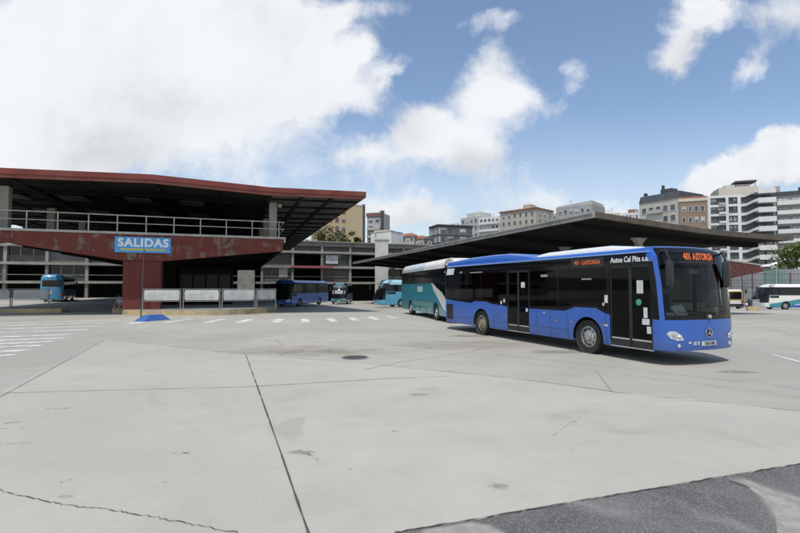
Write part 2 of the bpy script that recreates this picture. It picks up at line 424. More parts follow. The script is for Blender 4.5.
def alpha_mat(name, c, a, scale, lo=.4, hi=.62, soft=True, fill=.3):
    m, t, p, tc = new_mat(name); p.inputs['Base Color'].default_value = (*c, 1); p.inputs['Roughness'].default_value = .85
    f = t.ramp(t.noise(tc, scale, 6, .65), lo, hi)
    if soft:
        va = t.n('ShaderNodeVertexColor'); va.layer_name = 'cover'; sc_ = t.n('ShaderNodeSeparateColor'); t.l(va.outputs[0], sc_.inputs[0])
        f = t.math('MULTIPLY', t.ramp(sc_.outputs[0], 0, 1), t.math('ADD', t.math('MULTIPLY', f, 1 - fill), fill))
    t.l(t.math('MULTIPLY', f, a), p.inputs['Alpha']); return m
M_tyre = alpha_mat('tyre_track', (.1, .1, .095), .12, 3.5, .35, .7, False); M_oil = alpha_mat('oil_stain', (.13, .125, .115), .4, 7, .36, .66); M_ochre = alpha_mat('ochre_stain', (.36, .31, .21), .3, 1.2, .35, .65); M_dust = alpha_mat('cement_dust', (.33, .318, .285), .95, 6, .4, .6, True, .75)
def soft_sheet(name, poly, z, m, edge):
    "a stain whose rim fades out: inner outline full, outer outline nothing"
    P = [Vector((p[0], p[1], 0)) for p in poly]; n = len(P); c = sum(P, Vector()) / n
    def inset(k): return [p + (c - p).normalized() * k for p in P]
    b = MB(); I, O = inset(edge), inset(-edge)
    Z = lambda p: (p.x, p.y, gz(p.x, p.y) + z)
    for i in range(n):
        j = (i + 1) % n; b.face([Z(I[i]), Z(I[j]), Z(O[j]), Z(O[i])])
    b.face([Z(p) for p in I]); o = b.build(name, m, weld=True)
    at_ = o.data.color_attributes.new('cover', 'FLOAT_COLOR', 'POINT'); inner = [Vector(Z(p)) for p in I]
    for i, v in enumerate(o.data.vertices):
        k = 1.0 if min((v.co - q).length for q in inner) < .001 else 0.0; at_.data[i].color = (k, k, k, 1)
    bm = bmesh.new(); bm.from_mesh(o.data); bmesh.ops.triangulate(bm, faces=[f for f in bm.faces if len(f.verts) > 4]); bm.to_mesh(o.data); bm.free()
    return struct(o)
def blot(px, py, r, m, name, ell=1.0, seed=0, z=.0105):
    rnd = random.Random(seed * 7 + 1); c = g(px, py); pts = []
    for k in range(22):
        a = 2 * math.pi * k / 22; q = r * (.65 + .5 * rnd.random()); pts.append((c.x + q * ell * math.cos(a), c.y + q * math.sin(a), 0))
    soft_sheet(name, pts, z, m, r * .35)
for i, (px, py, r, e) in enumerate(((499, 487, .07, 1.6), (300, 453, .09, 2), (66, 497, .04, 2), (560, 352, .4, 2.2), (470, 336, .45, 2), (395, 432, .035, 1.4), (350, 470, .03, 1), (735, 372, .22, 2), (700, 330, .5, 2), (420, 395, .09, 2))):
    blot(px, py, r, M_oil, 'oil_stain', e, i)
for i, (px, py, r, e) in enumerate(((290, 350, 1.2, 1.8), (335, 352, 1.0, 2), (470, 345, 1.3, 2))): blot(px, py, r, M_ochre, 'ochre_stain', e, 40 + i, .0085)
for i, (P, w) in enumerate((([(180, 335), (330, 338), (470, 352), (600, 366), (760, 384), (900, 402)], .24), ([(180, 338.5), (330, 342), (470, 357), (600, 372), (760, 392), (900, 412)], .24), ([(735, 322), (775, 330), (830, 345)], .25), ([(-20, 352), (120, 333), (260, 327), (420, 330)], .25))):
    strip('tyre_track', P, w, M_tyre, z=.0095, jit=.02, seed=60 + i, sub=.5)
soft_sheet('cement_smear', [g(728, 480.5), g(745, 486), g(758, 496), g(769, 511), g(777, 533), g(780, 565), g(880, 565), g(856, 512), g(806, 500), g(776, 491), g(744, 479.5)], .012, M_dust, .09)
soft_sheet('cement_smear', [g(425, 531), g(472, 523.2), g(490, 526), g(504, 534), g(495, 548), g(400, 548)], .012, M_dust, .05)
# painted markings
vd = Vector((.905, .425, 0)); nd = Vector((-.425, .905, 0))
for px, py, L in [(40, 318, 2.2), (117, 320.3, 22), (107, 323, 20), (97, 326.2, 18), (86, 329.8, 16), (67, 334.7, 14), (60, 338.3, 13), (48, 342, 12), (38, 345.6, 11), (22, 350.5, 10), (6, 355.6, 9), (-12, 361, 9), (-30, 367, 9)]:
    e = g(px, py); w = .3
    sheet('painted_stripe', [e - nd * w * .7, e + nd * w * .7 + vd * .3, e - vd * L + nd * w * .7, e - vd * L - nd * w * .7], .006, M_white)
for q in [[(160, 323), (168, 323), (196, 319), (188, 319)], [(199, 323.3), (209, 323), (227, 319), (219, 319)], [(233, 323), (243, 322.5), (256, 319.2), (247, 319.2)],
          [(270, 322.7), (279, 322.7), (284.5, 319), (276, 318.8)], [(302, 322.5), (310, 322.5), (308, 319), (301, 319)], [(331, 322), (338, 321.5), (333, 318), (326, 318.3)],
          [(354, 321), (360, 320.5), (354, 317.5), (348, 318)], [(374, 319.8), (381, 319.5), (373, 316.8), (366, 317)], [(392, 318.5), (400, 318), (390, 316), (384, 316.2)],
          [(120, 324.2), (140, 323.4), (146, 321.8), (130, 322.6)]]:
    sheet('zebra_stripe', [g(*p) for p in q], .006, M_white)
strip('painted_line', [(773, 355), (800, 362), (840, 372)], .12, M_white, z=.008)
strip('painted_line', [(678, 399.6), (696, 400.9)], .05, M_white, z=.008)
strip('painted_line', [(735, 325), (800, 318)], .1, M_fjoint, z=.006)

# raised kerb islands
def island(poly, h, name='kerb_island'):
    b = MB(); top = [(p[0], p[1], h) for p in poly]; n = len(poly)
    inner = []
    for i in range(n):
        a, p, c = Vector(poly[i - 1]), Vector(poly[i]), Vector(poly[(i + 1) % n])
        d = ((a - p).normalized() + (c - p).normalized())
        inner.append(p)
    b.face(top, 1)
    for i in range(n):
        j = (i + 1) % n; b.face([(*poly[i], -1.5), (*poly[j], -1.5), (*poly[j], h), (*poly[i], h)], 0)
    o = b.build(name, [M_yellow, M_conc], bevel=.03); return struct(o)
P0 = Vector((-18.9, 35.5)); V = Vector((.94, .342)); U = Vector((-.32, .947))
def LB(t, w, z): return Vector((P0.x + V.x * t + U.x * w, P0.y + V.y * t + U.y * w, z))
def l2(t, w): q = LB(t, w, 0); return (q.x, q.y)
kr = [(-22.0, 39.0), (-22.0, 37.2), (-21.0, 37.0), (-20.35, 35.8), (-19.9, 34.9), (-19.0, 34.0), (-18.1, 33.9), (-13.4, 33.9), (-12.2, 34.6), (-11.3, 36.2), (-10.6, 38.6), (-10.6, 41), (-11.6, 46), (-20, 72), (-26, 70), (-21, 52)]
island(kr, .32)
kl = [(-60, 37.0), (-26.9, 36.6), (-25.9, 37.2), (-26.2, 38.4), (-27, 39.4), (-60, 40.5)]
island(kl, .32)
# ------------------------------------------------------------------ left terminal hall
def lerp_tab(tab, x):
    for (a, b), (c, d) in zip(tab, tab[1:]):
        if x <= c: return b + (d - b) * (x - a) / (c - a)
    return tab[-1][1]
RT = [(-17, 9.3), (-7.3, 9.39), (1, 9.64), (8.9, 9.31), (16, 9.46)]
def rz(t): return lerp_tab(RT, t)
hall = thing('terminal_hall', 'two level bus terminal hall with oxblood red fascia and wide flat roof over a balcony', 'bus terminal', LB(0, 0, 0))
ts = [-17, -12, -7.3, -3, 1, 5, 8.9, 12.5, 16]
def prof_slab(fn, ts, ztop, zbot, w0, w1, name, mats, parent, mi_bot=lambda t: 0):
    b = MB()
    for a, c in zip(ts, ts[1:]):
        b.face([fn(a, w0, ztop(a)), fn(c, w0, ztop(c)), fn(c, w1, ztop(c)), fn(a, w1, ztop(a))], 0)
        b.face([fn(a, w0, zbot(a)), fn(c, w0, zbot(c)), fn(c, w1, zbot(c)), fn(a, w1, zbot(a))], mi_bot((a + c) / 2))
        for w in (w0, w1): b.face([fn(a, w, zbot(a)), fn(c, w, zbot(c)), fn(c, w, ztop(c)), fn(a, w, ztop(a))], 0)
    for t in (ts[0], ts[-1]): b.face([fn(t, w0, zbot(t)), fn(t, w1, zbot(t)), fn(t, w1, ztop(t)), fn(t, w0, ztop(t))], 0)
    return b.build(name, mats, parent, weld=True)
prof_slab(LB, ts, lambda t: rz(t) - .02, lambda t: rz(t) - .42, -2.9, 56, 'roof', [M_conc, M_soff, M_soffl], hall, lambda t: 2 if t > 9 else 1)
prof_slab(LB, ts, lambda t: rz(t), lambda t: rz(t) - .36, -3.12, -2.903, 'fascia', [M_fasc], hall)
prof_slab(LB, ts, lambda t: rz(t) - .362, lambda t: rz(t) - .58, -3.06, -2.85, 'fascia_lip', [M_fasc2], hall)
b = MB(); b.box(16.003, 16.2, -3.12, 56, rz(16) - .45, rz(16), 0, LB); b.build('fascia', M_fasc, hall)
for w in [x * 3.6 - 1 for x in range(16)]:
    b = MB()
    for a, c in zip(ts, ts[1:]):
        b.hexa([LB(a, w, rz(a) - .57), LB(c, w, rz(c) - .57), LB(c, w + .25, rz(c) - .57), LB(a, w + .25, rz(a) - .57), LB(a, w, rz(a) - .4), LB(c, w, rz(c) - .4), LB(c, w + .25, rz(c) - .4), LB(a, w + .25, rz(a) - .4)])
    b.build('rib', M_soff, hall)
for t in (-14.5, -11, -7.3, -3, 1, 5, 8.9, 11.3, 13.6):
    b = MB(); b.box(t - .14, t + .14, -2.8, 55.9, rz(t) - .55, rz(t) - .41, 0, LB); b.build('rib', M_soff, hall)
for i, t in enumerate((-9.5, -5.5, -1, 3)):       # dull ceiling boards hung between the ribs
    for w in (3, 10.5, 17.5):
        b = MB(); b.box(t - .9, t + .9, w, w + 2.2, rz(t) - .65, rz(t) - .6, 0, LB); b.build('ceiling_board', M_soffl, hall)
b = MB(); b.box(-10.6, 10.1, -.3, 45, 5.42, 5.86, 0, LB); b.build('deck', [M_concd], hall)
b = MB(); b.box(-10.6, 10.25, -.5, -.302, 5.74, 5.9, 0, LB); b.build('deck_nosing', [M_concl], hall)
b = MB(); b.box(10.103, 10.25, -.35, 45, 5.5, 5.9, 0, LB); b.build('deck_nosing', [M_concl], hall)
for k in range(5):
    w = 9.5 * k
    top = 5.737 if k == 0 else 5.418
    poly = [(-10.55, top), (-10.55, 5.3), (-1.25, 3.85), (1.4, 3.85), (10.05, 4.82), (10.05, top)]
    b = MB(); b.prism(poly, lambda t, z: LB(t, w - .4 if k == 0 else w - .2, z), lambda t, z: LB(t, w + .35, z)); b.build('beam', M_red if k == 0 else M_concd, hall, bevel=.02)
    b = MB(); b.box(-1.18, 1.32, w - .28, w + .6, .25, 3.848, 0, LB); b.build('pier', M_redp if k < 1 else M_concd, hall, bevel=.03)  # beams and piers behind the front one go near-black, as painted shade
b = MB(); b.box(9.6, 10.05, .4, 44.9, 4.85, 5.418, 0, LB); b.build('edge_girder', M_concd, hall)
b = MB(); b.box(-10.6, 10, 44, 44.3, 5.863, 8.6, 0, LB); b.build('sky_gap_screen', M_concd, hall)  # added dark wall, closes the bright sky gap between deck and roof
for t in (-8.8, 9.35):
    for w in (.9, 10, 19, 28, 37):
        b = MB(); b.box(t - .3, t + .3, w, w + .6, 5.862, rz(t) - .42, 0, LB); b.build('column', M_concl, hall, bevel=.03)
def t_at(px, w):
    k = (px - 400) / F
    o = LB(0, w, 0); return (k * o.y - o.x) / (V.x - k * V.y)
pt = sorted([t_at(p, -.5) for p in (24.6, 56, 87, 116, 145, 173, 199.6, 225.6, 251.6, 278.5)] + [-8.6, -10.4])
for t in pt:
    b = MB(); b.box(t - .035, t + .035, -.5, -.43, 5.902, 7.05, 0, LB); b.build('railing_post', M_rail, hall)
for z, h in ((7.05, .07), (6.5, .05)):
    b = MB(); b.box(-10.5, 10.12, -.5, -.42, z, z + h, 0, LB); b.build('railing_bar', M_rail, hall)
    b = MB(); b.box(10.05, 10.12, -.41, 20, z, z + h, 0, LB); b.build('railing_bar', M_rail, hall)
# small floodlight by the column and an aerial on the roof
fl = thing('floodlight', 'small pale floodlight fixed under the red roof beside the end column', 'light', LB(9.75, .6, 8.6))
b = MB(); b.box(9.7, 10.0, .5, .7, 8.45, 8.72, 0, LB); b.build('lamp_head', M_alu, fl, bevel=.02)
b = MB(); b.tube([LB(9.85, .65, 8.7), LB(9.85, .65, rz(9.85) - .42)], .03); b.build('bracket', M_dkst, fl)
an = thing('roof_aerial', 'thin whip aerial standing on the red edged terminal roof', 'aerial', LB(8.0, 3, rz(8)))
b = MB(); b.tube([LB(8.0, 3, rz(8) - .03), LB(8.0, 3, rz(8) + 1.5)], [.02, .008]); b.build('whip', M_dkst, an)
b = MB(); b.lathe([(0, 0), (.09, 0), (.09, .06), (0, .06)], 'z', LB(8, 3, rz(8) - .02), 10); b.build('base', M_dkst, an)
# added near-black block that fills the space under the deck with shade
wr = thing('shade_block', 'added near-black block standing for the shade under the terminal deck behind the red pier', 'shade block', LB(4, 8, .32))
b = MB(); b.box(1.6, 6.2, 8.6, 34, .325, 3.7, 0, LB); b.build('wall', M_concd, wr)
for k in range(4):
    b = MB(); b.box(1.75 + k * 1.1, 2.7 + k * 1.1, 8.56, 8.62, .9, 3.1, 0, LB); b.build('window', mat('dull_dark_pane', (.012, .012, .013), .5), wr)  # matte black panes, invented along with the block
# departures sign
sg = thing('departures_sign', 'sky blue SALIDAS sign with white lettering fixed on the red beam', 'sign', LB(.05, -.5, 4.95))
ta, tb = t_at(114, -.45), t_at(170.3, -.45)
b = MB(); b.box(ta, tb, -.5, -.42, 4.42, 5.55, 0, LB); b.build('board', mat('sign_blue', (.085, .34, .72), .45, .08, 1.2, grime=.15), sg, bevel=.01)
b = MB(); b.box(ta + .38, tb - .35, -.512, -.498, 4.58, 4.72, 0, LB); b.build('underline', mat('sign_yellow', (.55, .5, .1), .5, .15, 3), sg)
for t in (ta + .5, tb - .5):
    b = MB(); b.box(t, t + .1, -.42, -.395, 4.6, 5.4, 0, LB); b.build('bracket', M_dkst, sg)
text_obj('SALIDAS', .82, 'lettering', M_wht, sg, frame(LB((ta + tb) / 2 + .02, -.504, 5.12), (V.x, V.y, 0), (0, 0, 1)), offset=.03, extrude=.004, sx=.98)
pl = g(140.6, 321)
po = thing('thin_pole', 'thin dark pole standing at the kerb in front of the red pier', 'pole', pl)
b = MB(); b.tube([pl, pl + Vector((.12, 0, 4.1))], .036, 10); b.build('shaft', M_dkst, po)
b = MB(); b.lathe([(0, 0), (.16, 0), (.16, .03), (.08, .08), (0, .08)], 'z', pl, 14); b.build('foot', M_dkst, po)
# blue concrete block
bc = g(158.5, 320.6); ex = (g(174.5, 320.2) - g(144, 322.6)).normalized(); ey = Vector((-ex.y, ex.x, 0))
fb_ = lambda x, y, z: bc + ex * x + ey * y + Vector((0, 0, z))
M_blk = worn_paint('blue_block_paint', (.03, .1, .33), (.16, .18, .24), .64, 4)
b = MB(); b.hexa([fb_(-.95, 0, 0), fb_(.9, 0, 0), fb_(.9, .85, 0), fb_(-.95, .85, 0), fb_(-.5, .22, .33), fb_(.5, .22, .33), fb_(.5, .63, .33), fb_(-.5, .63, .33)])
o = b.build('concrete_block', M_blk, bevel=.03); tag(o, 'low blue painted concrete block with sloping sides at the foot of the thin pole', 'block')

# barriers with boards
M_gfr = mat('barrier_frame', (.25, .245, .23), .6, .2, 3, grime=.4)
def barrier(a, c, z0, label):
    a = Vector(a); c = Vector(c); d = (c - a).normalized(); n = Vector((-d.y, d.x, 0)); L = (c - a).length
    t = thing('barrier', label, 'barrier', (a.x, a.y, z0), 0, 'board barriers along the kerb')
    f = lambda x, y, z: a + d * x + n * y + Vector((0, 0, z0 + z - a.z))
    for x in (0, L - .08):
        b = MB(); b.box(x + .01, x + .065, -.03, .03, 0, 1.5, 0, f); b.build('post', M_gfr, t)
    for z in (1.45, .6):
        b = MB(); b.box(.068, L - .082, -.02, .02, z, z + .045, 0, f); b.build('rail', M_gfr, t)
    b = MB(); r = .12; W0, W1, Z0, Z1 = .12, L - .12, .68, 1.41; pts = []
    for cx_, cz_, s in ((W1 - r, Z1 - r, 0), (W0 + r, Z1 - r, 90), (W0 + r, Z0 + r, 180), (W1 - r, Z0 + r, 270)):
        for k in range(4): pts.append((cx_ + r * math.cos(R(s + 30 * k)), cz_ + r * math.sin(R(s + 30 * k))))
    b.prism(pts, lambda x, z: f(x, -.02, z), lambda x, z: f(x, .02, z)); b.build('board', M_panelw, t)
    return t
for pa_, pb_, za, zb_, lb in [(142.3, 181.2, 34.35, 34.4, 'white board barrier on the yellow kerb right beside the red pier'), (182.8, 220.5, 34.4, 34.7, 'white board barrier with scuffed middle, second from the red pier'),
                         (221.6, 255.3, 34.75, 36.1, 'white board barrier, third from the red pier'), (256.4, 276, 36.15, 38.2, 'short looking board barrier at the far end of the kerb nearest the dark blue coach')]:
    A = at(pa_, 300, za); B = at(pb_, 300, zb_); barrier((A.x, A.y, 0), (B.x, B.y, 0), .322, lb)
for pa_, pb_, lb in [(-33, 10.8, 'white board barrier cut by the left edge of the photo'), (11.6, 49.5, 'white board barrier standing before the light blue parked bus')]:
    A = at(pa_, 300, 37.4); B = at(pb_, 300, 37.5); barrier((A.x, A.y, 0), (B.x, B.y, 0), .322, lb)

# ------------------------------------------------------------------ middle canopy
Q0 = Vector((12.1, 29.3))
def MC(t, w, z): return Vector((Q0.x + V.x * t + U.x * w, Q0.y + V.y * t + U.y * w, z))
CT = [(-.4, 6.44), (4.5, 6.08), (8, 5.84), (11.8, 5.69), (16, 5.62), (17.4, 5.63)]
cz = lambda t: lerp_tab(CT, t)
M_rustc = mat('rusty_edge', (.095, .078, .06), .9, .35, 1.3, grime=.6, streak=True)
cn = thing('platform_canopy', 'long low concrete canopy with rusty front edge over the bus bays', 'canopy', MC(9, 0, 0))
ct = [-.4, 2, 4.5, 8, 11.8, 16, 17.4]
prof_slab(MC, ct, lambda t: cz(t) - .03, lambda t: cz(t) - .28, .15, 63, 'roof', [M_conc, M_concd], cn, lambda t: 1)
prof_slab(MC, ct, lambda t: cz(t) + .04, lambda t: cz(t) - .3, -.1, .148, 'front_edge', [M_rustc], cn)
b = MB(); b.box(-.6, -.403, -.1, 63, cz(0) - .3, cz(0) - .04, 0, MC); b.build('gutter', M_conc, cn)
b = MB(); b.box(-.64, -.37, -.1, 63, cz(0) - .037, cz(0) + .05, 0, MC); b.build('gutter_coping', M_concl, cn)
b = MB(); b.box(17.403, 17.6, -.1, 63, cz(17.4) - .3, cz(17.4) + .03, 0, MC); b.build('gutter', M_rustc, cn)
for k in range(8):
    w = 2.3 + 8 * k
    b = MB()
    for a, c in zip(ct, ct[1:]):
        b.hexa([MC(a, w, cz(a) - .62), MC(c, w, cz(c) - .62), MC(c, w + .35, cz(c) - .62), MC(a, w + .35, cz(a) - .62), MC(a, w, cz(a) - .29), MC(c, w, cz(c) - .29), MC(c, w + .35, cz(c) - .29), MC(a, w + .35, cz(a) - .29)])
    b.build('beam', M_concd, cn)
    for t in ((5.6,) if k < 3 else (5.6, 13.6)):
        q = MC(t, w, 0); zt = cz(t) - .62; zb0 = gz(q.x, q.y)
        b = MB(); b.box(t - .2, t + .2, w, w + .36, zb0, zt - .4, 0, MC)
        b.hexa([MC(t - .2, w, zt - .4), MC(t + .2, w, zt - .4), MC(t + .2, w + .36, zt - .4), MC(t - .2, w + .36, zt - .4), MC(t - .5, w - .1, zt - .05), MC(t + .5, w - .1, zt - .05), MC(t + .5, w + .46, zt - .05), MC(t - .5, w + .46, zt - .05)])
        b.build('column', M_conc, cn)
for t0, t1, nm in ((2.4, 6.4, ''), (11.4, 15.4, '')):
    qs = [MC(t0, 6, 0), MC(t1, 6, 0), MC(t1, 61, 0), MC(t0, 61, 0)]
    b = MB(); b.hexa([Vector((q.x, q.y, gz(q.x, q.y) - .3)) for q in qs] + [Vector((q.x, q.y, gz(q.x, q.y) + .18)) for q in qs]); struct(b.build('bay_platform', M_conc))

# ------------------------------------------------------------------ concrete gallery building at the back
B0 = at(310, 290, 100)
def BB(s, w, z): return Vector((B0.x + V.x * s + U.x * w, B0.y + V.y * s + U.y * w, z))
M_gl = mat('gallery_light', (.27, .255, .225), .85, .18, 1.0, grime=.4, streak=True); M_gd = mat('gallery_column', (.185, .175, .155), .85, .18, 1.0, grime=.4, streak=True)
gb = thing('gallery_building', 'long grey concrete frame building with open galleries behind the bus yard', 'building', BB(0, 6, -1))
FL = [3.0, 6.25, 9.3]
for z in FL:
    b = MB(); b.box(-84, 36, -.7, 12, z - .45, z, 0, BB); b.build('floor_slab', M_gl, gb)
b = MB(); b.box(-84, 36, -.5, 12.4, 10.35, 11.2, 0, BB); b.build('parapet', M_gd, gb)
b = MB(); b.box(-84, 36, -.9, 12.6, 11.203, 11.4, 0, BB); b.build('coping', M_gl, gb)
b = MB(); b.box(-84, 36, 4.5, 5, -1.2, 10.35, 0, BB); b.build('rear_wall', M_concd, gb)
M_inf = [mat('infill_%s' % n, c, .7, .2, 1.1, grime=.3) for n, c in (('brown', (.085, .075, .068)), ('grey', (.13, .125, .12)), ('dark', (.04, .038, .037)), ('pale', (.34, .33, .31)), ('red', (.12, .04, .035)))]
rb = random.Random(11); bays = [-81.6 + 6 * k for k in range(20)]
for s in bays:
    for z0, z1 in ((-1.2, 2.55), (3, 5.8), (6.25, 8.85), (9.3, 10.347)):
        b = MB(); b.box(s - .24, s + .24, -.4, .3, z0, z1, 0, BB); b.build('column', M_gl if rb.random() < .4 else M_gd, gb)
    for fi, (z0, z1) in enumerate(((3, 5.8), (6.25, 8.85), (9.3, 10.347))):
        if rb.random() < .18 and fi < 2: continue
        m = M_inf[0 if rb.random() < .5 else rb.choice((1, 2, 2))]
        if s == -9.6 and fi == 1: m = M_inf[4]
        b = MB(); b.box(s + .243, s + 5.757, .1, .25, z0, z1 if fi == 2 or rb.random() < .4 else z0 + 1.2, 0, BB); b.build('infill_panel', m, gb)
        if fi < 2:
            b = MB(); b.box(s + .243, s + 5.757, .3, .38, z0 + 1.2, z1, 0, BB)
            b.build('window', M_dglass, gb)
            for q in (1.9, 3.8):
                b = MB(); b.box(s + q, s + q + .12, .26, .3, z0 + 1.2, z1, 0, BB); b.build('mullion', M_conc, gb)
    b = MB(); b.box(s + .243, s + 5.757, -.3, -.22, 4.0, 4.12, 0, BB); b.build('rail', M_gd, gb)
b = MB(); b.hexa([BB(-3.9, -1.6, 5.75), BB(4.5, -1.6, 5.75), BB(4.5, -.72, 5.9), BB(-3.9, -.72, 5.9), BB(-3.9, -1.6, 5.85), BB(4.5, -1.6, 5.85), BB(4.5, -.72, 6.28), BB(-3.9, -.72, 6.28)])
b.build('awning', mat('awning_red', (.13, .03, .034), .7, .2, 1), gb)
for s0, s1, z0, z1 in ((-6.3, -4.6, 3.9, 5.75), (3.2, 5.8, 6.8, 8.6), (-14.2, -11.0, -1.1, 5.2)):
    b = MB(); b.box(s0, s1, -.16 if z0 > 0 else -1.1, .05 if z0 > 0 else -.93, z0, z1, 0, BB); b.build('white_board', M_inf[3] if z0 < 0 else M_panelw, gb)
for k in range(5):
    b = MB(); b.box(-64 + k * 3.2, -62 + k * 3.2, -.9, -.72, 9.1, 10.6, 0, BB); b.build('white_board', M_panelw, gb)
py = thing('concrete_pylon', 'tall pale concrete pylon rising beside the far end of the long canopy', 'pylon', at(381.5, 303, 96))
b = MB(); c0 = at(381.5, 303, 96); b.box(c0.x - 1.3, c0.x + 1.3, 96, 98.4, -1.3, 11.2); b.build('shaft', mat('pale_concrete', (.5, .49, .46), .85, .1, .8, grime=.15), py, bevel=.04)
b = MB(); b.box(c0.x - 1.45, c0.x + 1.45, 95.85, 98.55, 11.203, 11.5); b.build('cap', M_concl, py)
# ------------------------------------------------------------------ buses
# local axes: x forward (front bumper at 0), y to the bus's left, z up
NOSE = [(-1.0, -.50), (-.985, -.36), (-.95, -.25), (-.885, -.18), (-.78, -.125), (-.58, -.065), (-.3, -.018), (0, 0)]
def ntab(tab, x): return lerp_tab(tab, max(tab[0][0], min(tab[-1][0], x)))
def wheel(root, x, y, r, side, rim, name='wheel'):
    "side -1 = right, +1 = left; tyre, rim and hub"
    s = side
    b = MB(); b.lathe([(r * .62, 0), (r * .95, .01 * s), (r, .05 * s), (r, -.2 * s), (r * .95, -.26 * s), (r * .6, -.26 * s)], 'y', (x, y, r)); ty = b.build(name, M_rub, root)
    b = MB(); b.lathe([(r * .63, .005 * s), (r * .57, .012 * s), (r * .54, -.06 * s), (r * .40, -.02 * s), (r * .24, .0), (r * .22, .04 * s), (r * .12, .05 * s), (0, .05 * s)], 'y', (x, y, r)); rm = b.build('rim', rim, ty)
    b = MB()
    for k in range(8):
        a = k * math.pi / 4; c = (x + r * .46 * math.cos(a), y + .012 * s - .05 * s, r + r * .46 * math.sin(a))
        b.lathe([(0, .012 * s), (.04, .012 * s), (.04, 0)], 'y', c, 8)
    b.build('rim_hole', M_black, rm)
    b = MB()
    for k in range(10):
        a = k * math.pi / 5; c = (x + r * .29 * math.cos(a), y, r + r * .29 * math.sin(a))
        b.lathe([(0, .03 * s), (.014, .03 * s), (.014, -.01 * s)], 'y', c, 6)
    b.build('wheel_nut', M_alu, rm)
class Shell:
    def __init__(s, L, W, ins, rake, nose_d=1.0, rear_r=.12):
        s.L, s.h, s.ins, s.rk, s.nd, s.rr = L, W / 2, ins, rake, nose_d, rear_r
    def P(s, x, y, z):
        i = ntab(s.ins, z); f = min(1, max(0, (x + 1.1) / .7)); rr = min(1, max(0, (-(s.L - .9) - x) / .8))
        return (x - ntab(s.rk, z) * f - i * f + i * rr, y * (1 - i / s.h), z)
    def nose(s):
        r = [(y * s.h, x * s.nd) for y, x in NOSE]; return [(x, y) for y, x in r] + [(x, -y) for y, x in r[-2::-1]]
    def tail(s):
        L, h, r = s.L, s.h, s.rr
        return [(-L + r, h), (-L + r * .3, h - r * .3), (-L, h - r), (-L, 0), (-L, -h + r), (-L + r * .3, -h + r * .3), (-L + r, -h)]
    def side(s, xs, y): return [(x, y * s.h) for x in xs]
def patch(b, sh, pts, zb, zt, n=1, mi=0, out=0):
    rows = []
    for k in range(n + 1):
        row = []
        for (x, y) in pts:
            z0 = zb(x) if callable(zb) else zb; z1 = zt(x) if callable(zt) else zt
            p = sh.P(x, y, z0 + (z1 - z0) * k / n)
            row.append((p[0], p[1] + (out if y > 0 else -out), p[2]) if abs(y) > sh.h - .001 else p)
        rows.append(row)
    b.grid(rows, mi, True)
def xr(a, c, step=.25, extra=()):
    n = max(1, int(abs(c - a) / step)); l = [a + (c - a) * k / n for k in range(n + 1)] + [e for e in extra if min(a, c) < e < max(a, c)]
    return sorted(set(round(v, 4) for v in l), reverse=(c < a))
def arch_fn(wheels, r, cz_, base):
    def f(x):
        for w in wheels:
            if abs(x - w) < r: return max(base, cz_ + math.sqrt(max(0, r * r - (x - w) ** 2)))
        return base
    return f
def arch_x(wheels, r):
    l = []
    for w in wheels: l += [w - r - .001, w + r + .001] + [w + r * math.cos(math.pi * k / 14) * .9999 for k in range(15)]
    return l
def slab_poly(b, poly, y, th, mi=0):
    b.prism(poly, lambda x, z: (x, y, z), lambda x, z: (x, y + th, z), mi)

